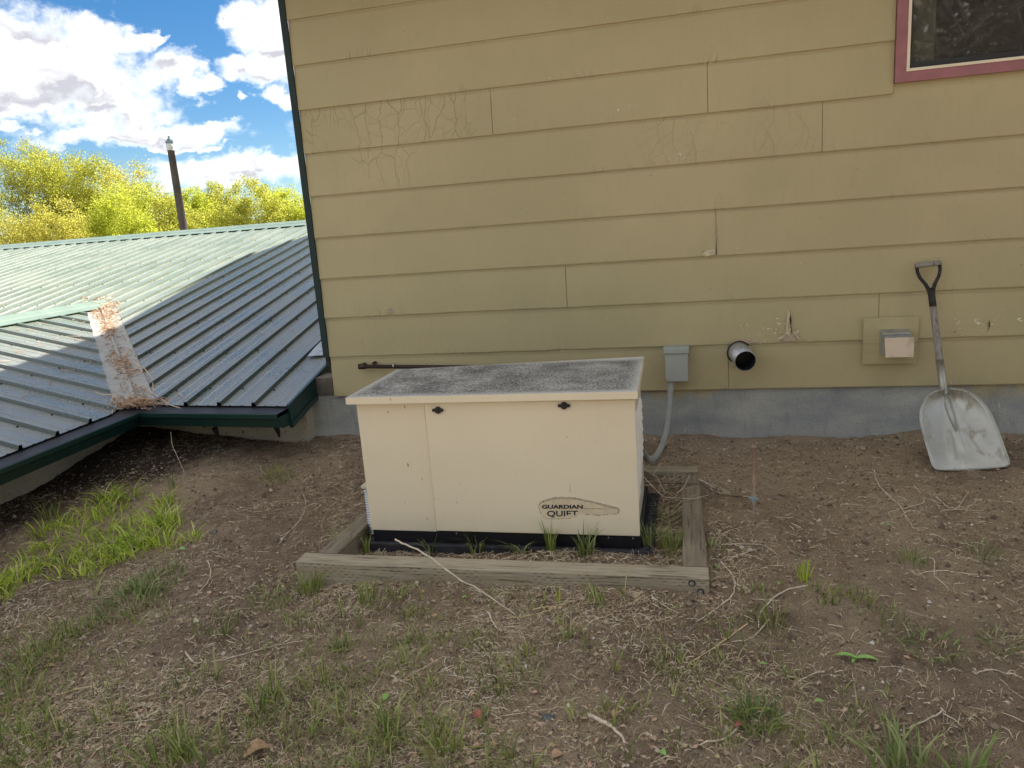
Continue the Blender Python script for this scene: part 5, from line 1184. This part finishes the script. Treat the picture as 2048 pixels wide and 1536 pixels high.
V, Q = merge(parts); link('sparse_grass', fast_mesh('sparse_grass', V, Q, M['grass']), label='sparse green grass growing through the litter in the foreground', cat='grass', kind='stuff')
# dry grass
parts = []; X, Y = sample(5200, -2.6, 1.2, 1.35, 2.7, .8, 1.6, 9.4, (-.1, .4))
for x, y in zip(X, Y): parts.append(clump(x, y, rng.integers(4, 12), rng.uniform(.01, .03), (.012, .045), .0018, (.4, 1.6)))
V, Q = merge(parts); link('dry_grass', fast_mesh('dry_grass', V, Q, M['drygrass']), label='short dry tan grass stubble between the green blades', cat='grass', kind='stuff')
# individual tufts that can be told apart
def tuft(px, py, n, rx, h, label, mat='grass', wb=.0042, lean=(.15, .8), cat='grass tuft'):
    g_ = gpt(px, py); k_ = 1.18 if 680 < px < 1350 and 1095 <= py <= 1112 else (1.2 if 1180 <= py <= 1206 and px < 1200 else 1.)
    V, Q = clump(g_[0], g_[1], int(n * (1.25 if k_ > 1 else 1)), rx, (h[0] * k_, h[1] * k_), wb, lean); V = V - g_; o = link('grass_tuft', fast_mesh('grass_tuft', V, Q, M[mat]), label=label, cat=cat, group='grass tufts standing apart'); o.location = g_
tuft(552, 962, 60, .09, (.05, .11), 'green grass tuft in the dark soil near the low building')
tuft(320, 1165, 150, .11, (.03, .09), 'dense dark green tuft below the lime grass patch', 'weed')
tuft(262, 1215, 150, .13, (.04, .10), 'spreading green tuft lower left of the dense dark one', 'weed', .005, (.5, 1.3))
tuft(620, 1185, 60, .05, (.05, .11), 'tall fresh grass at the left end of the front timber', 'grass')
tuft(1610, 1160, 46, .025, (.05, .10), 'bright upright tuft on bare soil right of the timber frame', 'lime', .0034, (.05, .4))
tuft(1645, 1195, 50, .06, (.03, .07), 'ragged tuft just right of the bright upright one')
tuft(1545, 1240, 40, .05, (.04, .09), 'thin tuft beside the arched tan stick')
tuft(1720, 1205, 40, .05, (.03, .07), 'small tuft right of the ragged one')
tuft(1760, 1240, 46, .08, (.02, .06), 'low tuft right of the crossing twigs', 'weed')
tuft(1825, 1125, 46, .05, (.04, .09), 'soft grass tuft in the soil left of the bent twig', 'weed', .003)
tuft(1965, 1110, 46, .06, (.04, .08), 'faint green tuft near the right edge', 'weed', .003)
tuft(1860, 1295, 60, .08, (.03, .06), 'flat dark rosette of grass on the right', 'weed', .005, (.8, 1.6))
tuft(2010, 1290, 46, .07, (.03, .06), 'dark tuft cut by the right edge', 'weed', .004, (.6, 1.4))
tuft(1515, 1450, 110, .06, (.04, .11), 'bushy grass tuft with a tall blade near the bottom right', 'weed', .0048, (.2, 1.1))
tuft(1690, 1470, 60, .05, (.02, .06), 'small wiry tuft at the bottom right', 'weed', .003, (.4, 1.3))
tuft(1830, 1560, 60, .09, (.06, .14), 'broad leaved grass cut by the bottom edge', 'weed', .009, (.3, 1.))
tuft(1935, 1560, 26, .05, (.06, .13), 'broad grass blades at the bottom right corner', 'weed', .009, (.3, 1.))
tuft(1345, 1105, 90, .045, (.06, .13), 'tall yellowish tuft inside the frame at its right front corner', 'grass', .0036, (.05, .5))
tuft(1298, 1100, 26, .02, (.07, .14), 'narrow dark blades beside the pad corner', 'weed', .0044, (.05, .4))
tuft(1340, 1040, 60, .05, (.05, .10), 'dull green weed between the pad and the right timber', 'weed', .0028, (.1, .7))
tuft(692, 1105, 46, .04, (.06, .13), 'fresh tuft inside the frame at its left front corner', 'grass', .006, (.1, .8))
tuft(735, 1108, 10, .012, (.06, .10), 'three broad blades at the left corner of the pad', 'grass', .008, (.05, .4))
tuft(862, 1105, 14, .03, (.06, .12), 'few thin blades leaning against the black base', 'weed', .006, (.3, 1.))
tuft(955, 1108, 30, .035, (.06, .13), 'bent grass blades before the middle of the base', 'grass', .0062, (.1, .9))
tuft(1040, 1108, 16, .025, (.04, .09), 'short curled blades before the base', 'weed', .006, (.4, 1.2))
tuft(1102, 1108, 16, .02, (.07, .15), 'tall pointed blade under the decal', 'grass', .006, (.02, .35))
tuft(1170, 1110, 30, .035, (.06, .14), 'broad upright blades right of the tall pointed blade', 'weed', .0075, (.05, .6))
tuft(735, 1205, 16, .03, (.06, .12), 'long blades in front of the timber near its left end', 'grass', .005, (.05, .5))
tuft(800, 1200, 12, .03, (.05, .12), 'thin curved blades against the timber face', 'grass', .004, (.3, 1.1))
tuft(1118, 1205, 8, .004, (.04, .08), 'single upright blade at the middle of the timber face', 'lime', .005, (.02, .3))
tuft(1190, 1205, 14, .03, (.03, .09), 'small green sprout under the timber right of the middle', 'grass', .004, (.1, .9))
tuft(1425, 1100, 30, .05, (.02, .05), 'low green weed outside the right timber', 'grass', .006, (.5, 1.2))
tuft(100, 1035, 40, .05, (.06, .12), 'thin grass blades at the dark edge above the lime patch', 'grass', .004, (.1, .6))
tuft(350, 975, 14, .04, (.08, .16), 'long dark stems in the shade under the gutter', 'weed', .004, (.1, .5))

# fallen leaves one can point to
def leaf(px, py, l, wd, ang, mat, label, curl=.25, pair=None):
    g_ = gpt(px, py, .008); mb = MB()
    def one(a, l, wd):
        d = np.array([math.cos(a), math.sin(a), 0]); s_ = np.array([-d[1], d[0], 0]); V = []; n_ = 8
        for i in range(n_ + 1):
            t_ = i / n_; wv = wd * math.sin(math.pi * t_ ** .8) ** .8 if 0 < i < n_ else .0005; zc = curl * l * math.sin(math.pi * t_) * .35
            V += [g_ + d * l * (t_ - .1) - s_ * wv + (0, 0, zc + wv * .5), g_ + d * l * (t_ - .1) + (0, 0, zc), g_ + d * l * (t_ - .1) + s_ * wv + (0, 0, zc + wv * .6)]
        mb.add(V, [(i * 3 + j, i * 3 + j + 1, (i + 1) * 3 + j + 1, (i + 1) * 3 + j) for i in range(n_) for j in range(2)])
    one(ang, l, wd)
    for p in (pair or []): one(*p)
    thing_mesh('fallen_leaf', mb, M[mat], g_, True, label=label, cat='leaf', group='fallen leaves')
leaf(1712, 1318, .07, .010, 2.95, 'greenleaf', 'fresh green leaf pair lying on bare soil in the lower right', .3, [(-.05, .075, .009), (2.6, .04, .008), (-2.2, .03, .006)])
leaf(497, 1512, .07, .024, .7, 'brownleaf', 'large tan curled leaf at the bottom, left of centre', .6)
leaf(958, 1440, .045, .014, 2.2, 'redleaf', 'reddish dry leaf low in the centre', .6)
leaf(1105, 1515, .035, .014, .5, 'brownleaf', 'orange brown leaf at the bottom centre', .4)
leaf(1228, 1436, .03, .010, 1.4, 'brownleaf', 'brown leaf beside the thick split stick', .8)
leaf(1520, 1328, .025, .006, .1, 'greenleaf', 'small green leaf left of the fresh pair', .2)
leaf(1630, 1403, .028, .007, .1, 'greenleaf', 'oval green leaf on soil below the fresh pair', .2)
leaf(768, 1400, .03, .012, 1.2, 'greenleaf', 'round green leaf in the lower centre left', .4)
leaf(925, 1196, .022, .007, .6, 'greenleaf', 'tiny lime leaf in front of the timber', .2)
leaf(88, 1336, .045, .010, .4, 'brownleaf', 'narrow tan leaf on the left among grass', .3)
leaf(1320, 1503, .022, .010, -.7, 'greenleaf', 'pale green leaf near the white root', .2)
leaf(1557, 1168, .018, .007, 1.2, 'greenleaf', 'tiny green leaf right of the curved brown stick', .2)
leaf(1776, 1051, .018, .006, .3, 'greenleaf', 'tiny green leaf under the long wavy twig', .2)
leaf(1434, 1134, .022, .007, 2.4, 'greenleaf', 'green leaf at the corner of the timber frame', .3)
leaf(357, 1100, .035, .014, .2, 'greenleaf', 'pale leaf at the right rim of the lime grass', .2)
leaf(1470, 1455, .035, .008, .1, 'redleaf', 'curled dark red leaf left of the bushy tuft', .8)
# stones
def stone(px, py, r_, label, lift=.0):
    g_ = gpt(px, py, lift); mb = MB(); rr = random.Random(px); V = []; n_ = 9; m_ = 5
    for j in range(m_ + 1):
        for i in range(n_):
            ph_ = math.pi * j / m_; th = 2 * math.pi * i / n_; k_ = 1 + .22 * mnoise.noise((math.cos(th) * 1.3 + px, math.sin(th) * 1.3, ph_)); V.append(g_ + np.array([math.sin(ph_) * math.cos(th) * 1.3, math.sin(ph_) * math.sin(th), math.cos(ph_) * .6]) * r_ * k_)
    mb.add(V, [(j * n_ + i, (j + 1) * n_ + i, (j + 1) * n_ + (i + 1) % n_, j * n_ + (i + 1) % n_) for j in range(m_) for i in range(n_)]); thing_mesh('stone', mb, M['stone'], g_, True, label=label, cat='stone', group='stones on the soil')
stone(428, 1064, .016, 'dark stone on bare soil left of the generator'); stone(563, 1048, .011, 'small grey stone right of the dark stone')
stone(1097, 1436, .016, 'grey stone low in the centre of the foreground'); stone(795, 1108, .015, 'pebble inside the frame by the pad'); stone(720, 1118, .013, 'grey pebble inside the frame near its left corner'); stone(990, 1104, .016, 'dark pebble inside the frame before the base')
# twigs and gravel piled inside the frame
X = rng.uniform(-.16, -.06, 500); Y = rng.uniform(2.62, 3.6, 500)
Vp, Qp = litter_mesh(X, Y, rng.uniform(.03, .11, 500), rng.uniform(.001, .0024, 500), .015, 1.2, .3)
X = rng.uniform(-1.44, -.06, 1800); Y = rng.uniform(2.61, 2.80, 1800); Vq, Qq = litter_mesh(X, Y, rng.uniform(.01, .06, 1800), rng.uniform(.001, .003, 1800), .01, .9, .2)
V, Q = merge([(Vp, Qp), (Vq, Qq)]); link('twig_pile', fast_mesh('twig_pile', V, Q, M['litter']), label='dead twigs and leaves heaped inside the timber frame', cat='twigs', kind='stuff')

# debris in the valley and on the roof: curled twigs
def curls(n, place, L_, r_, curl, up=.02):
    mb = MB()
    for _ in range(n):
        p, nrm = place(); d = rng.normal(0, 1, 3); d -= d.dot(nrm) * nrm; d /= np.linalg.norm(d); L2 = rng.uniform(*L_); seg = 6; pts = [p]; k_ = rng.normal(0, curl); h_ = rng.uniform(.0, up)
        for i in range(seg):
            s_ = np.cross(nrm, d); d = d * math.cos(k_) + s_ * math.sin(k_); k_ += rng.normal(0, .3); p = p + d * L2 / seg; pts.append(p + nrm * h_ * math.sin((i + 1) / seg * math.pi))
        mb.tube(pts, [r_ * (1.1 - .6 * i / seg) for i in range(seg + 1)], 3, cap=False)
    return mb
def pv():
    f_ = rng.choice([rng.uniform(.0, 1.), rng.normal(.86, .09), rng.normal(.58, .05), rng.normal(.25, .05)], p=[.3, .42, .13, .15]); f_ = min(1.02, max(.02, f_)); side = rng.normal(.02 if rng.random() < .5 else -.03, .028 + .22 * max(0, f_ - .66)); c_ = V0 + (VT - V0) * f_; d = np.cross(np.array([0, 0, 1.]), (VT - V0)); d /= np.linalg.norm(d)
    d_s = side; p = c_ + d * d_s; p[2] = c_[2] + abs(d_s) * .12 + .012; return p, np.array([0, 0, 1.])
def pb():
    p = ic_in + pu * rng.uniform(.0, .10) + u * rng.normal(.02, .11) + np.array([0, 0, .0 + rng.uniform(0, .035)]); p[2] = C[2] + rng.uniform(-.004, .035); return p, np.array([0, 0, 1.])
mA = curls(400, pv, (.03, .14), .0034, .85, .035); mB_ = curls(170, pb, (.05, .16), .0028, .3, .03); mA.add(mB_.V, mB_.F)
me = mesh('valley_debris', mA.V, mA.F, M['tan_twigs'], True); link('valley_debris', me, label='tangled tan twigs and catkins clogging the roof valley', cat='debris', kind='stuff')
def pr():
    if rng.random() < .6:
        s_ = rng.uniform(-6, -.1); t_ = rng.uniform(tmin(s_) + .1, TR - .3); return C + u * s_ + rb * t_ + nn1 * .012, nn1
    a_ = rng.uniform(-1.6, 1.6); b_ = rng.uniform(bmin(a_) + .02, BR - .2); return V0 + w * a_ + rw * b_ + nw * .012, nw
mA = curls(110, pr, (.06, .28), .0024, .22, .02); me = mesh('roof_twigs', mA.V, mA.F, M['tan_twigs'], True); link('roof_twigs', me, label='loose thin twigs scattered on the metal roof', cat='twigs', kind='stuff')
mb = MB()
for ln in ([(402, 735), (412, 745), (424, 762), (430, 775)][:0],):
    pass
mb = MB(); P = [main_px(*q) + nn1 * (.02 + .03 * math.sin(i)) for i, q in enumerate(((258, 730), (275, 738), (292, 748), (308, 765), (306, 785)))]; mb.tube(P, .0035, 5)
P = [main_px(*q) + nn1 * .02 for q in ((292, 782), (320, 800), (340, 815), (362, 822))]; mb.tube(P, .003, 5)
P = [wing_px(*q) + nw * .02 for q in ((190, 790), (205, 795), (228, 795), (222, 810))]; mb.tube(P, .003, 5)
thing_mesh('long_vine', mb, M['tan_twigs'], mb.V[0], True, label='long curly vine lying over the valley flashing onto the roof', cat='vine')

# ------------------------------------------------------------------ a bare thicket behind the photographer, mirrored in the window
bt = root('bare_thicket', 'tall leafless thicket behind the viewer, mirrored in the window pane', 'shrub', (4.2, -5., -1.5)); mb = MB()
for k_ in range(60):
    p = np.array([rng.uniform(1., 8.), rng.uniform(-7.5, -4.5), -1.6]); d = np.array([rng.normal(0, .25), rng.normal(0, .15), 1.]); L2 = rng.uniform(4.5, 8.5); pts = [p]
    for i in range(7): d = d + rng.normal(0, .12, 3); d /= np.linalg.norm(d); p = p + d * L2 / 7; pts.append(p)
    mb.tube(pts, [.06 * (1 - i / 8.5) for i in range(8)], 5, cap=False)
    for i in range(2, 8):
        for _ in range(4):
            d2 = rng.normal(0, 1, 3); d2[2] += .6; d2 /= np.linalg.norm(d2); q_ = pts[i]; pp = [q_]
            for _k in range(4): d2 = d2 + rng.normal(0, .2, 3); d2 /= np.linalg.norm(d2); q_ = q_ + d2 * .33; pp.append(q_)
            mb.tube(pp, [.014, .011, .008, .006, .004], 3, cap=False)
mb.build('stems', M['bark'], bt)
P = rng.uniform(0, 1, (42000, 3)) * np.array([9., 4., 7.6]) + np.array([.2, -9.5, -1.5]); n_ = len(P); sz_ = rng.uniform(.04, .08, n_)
d1 = rng.normal(0, 1, (n_, 3)); d1 /= np.linalg.norm(d1, axis=1)[:, None]; d2 = np.cross(d1, rng.normal(0, 1, (n_, 3))); d2 /= np.linalg.norm(d2, axis=1)[:, None]
V = np.stack([P - d1 * sz_[:, None] * 1.6, P + d2 * sz_[:, None], P + d1 * sz_[:, None] * 1.6, P - d2 * sz_[:, None]], 1).reshape(-1, 3)
M['darkleaf'] = island_mat('dark_conifer', [(0, (.05, .05, .035)), (1, (.16, .15, .10))], .7)
link('dark_leaves', fast_mesh('dark_leaves', V, np.arange(n_ * 4).reshape(-1, 4), M['darkleaf']), bt)

# ------------------------------------------------------------------ lift everything from eye-level coordinates to ground-level ones
for o in list(scene.objects):
    if o.parent is None: o.location.z += LIFT
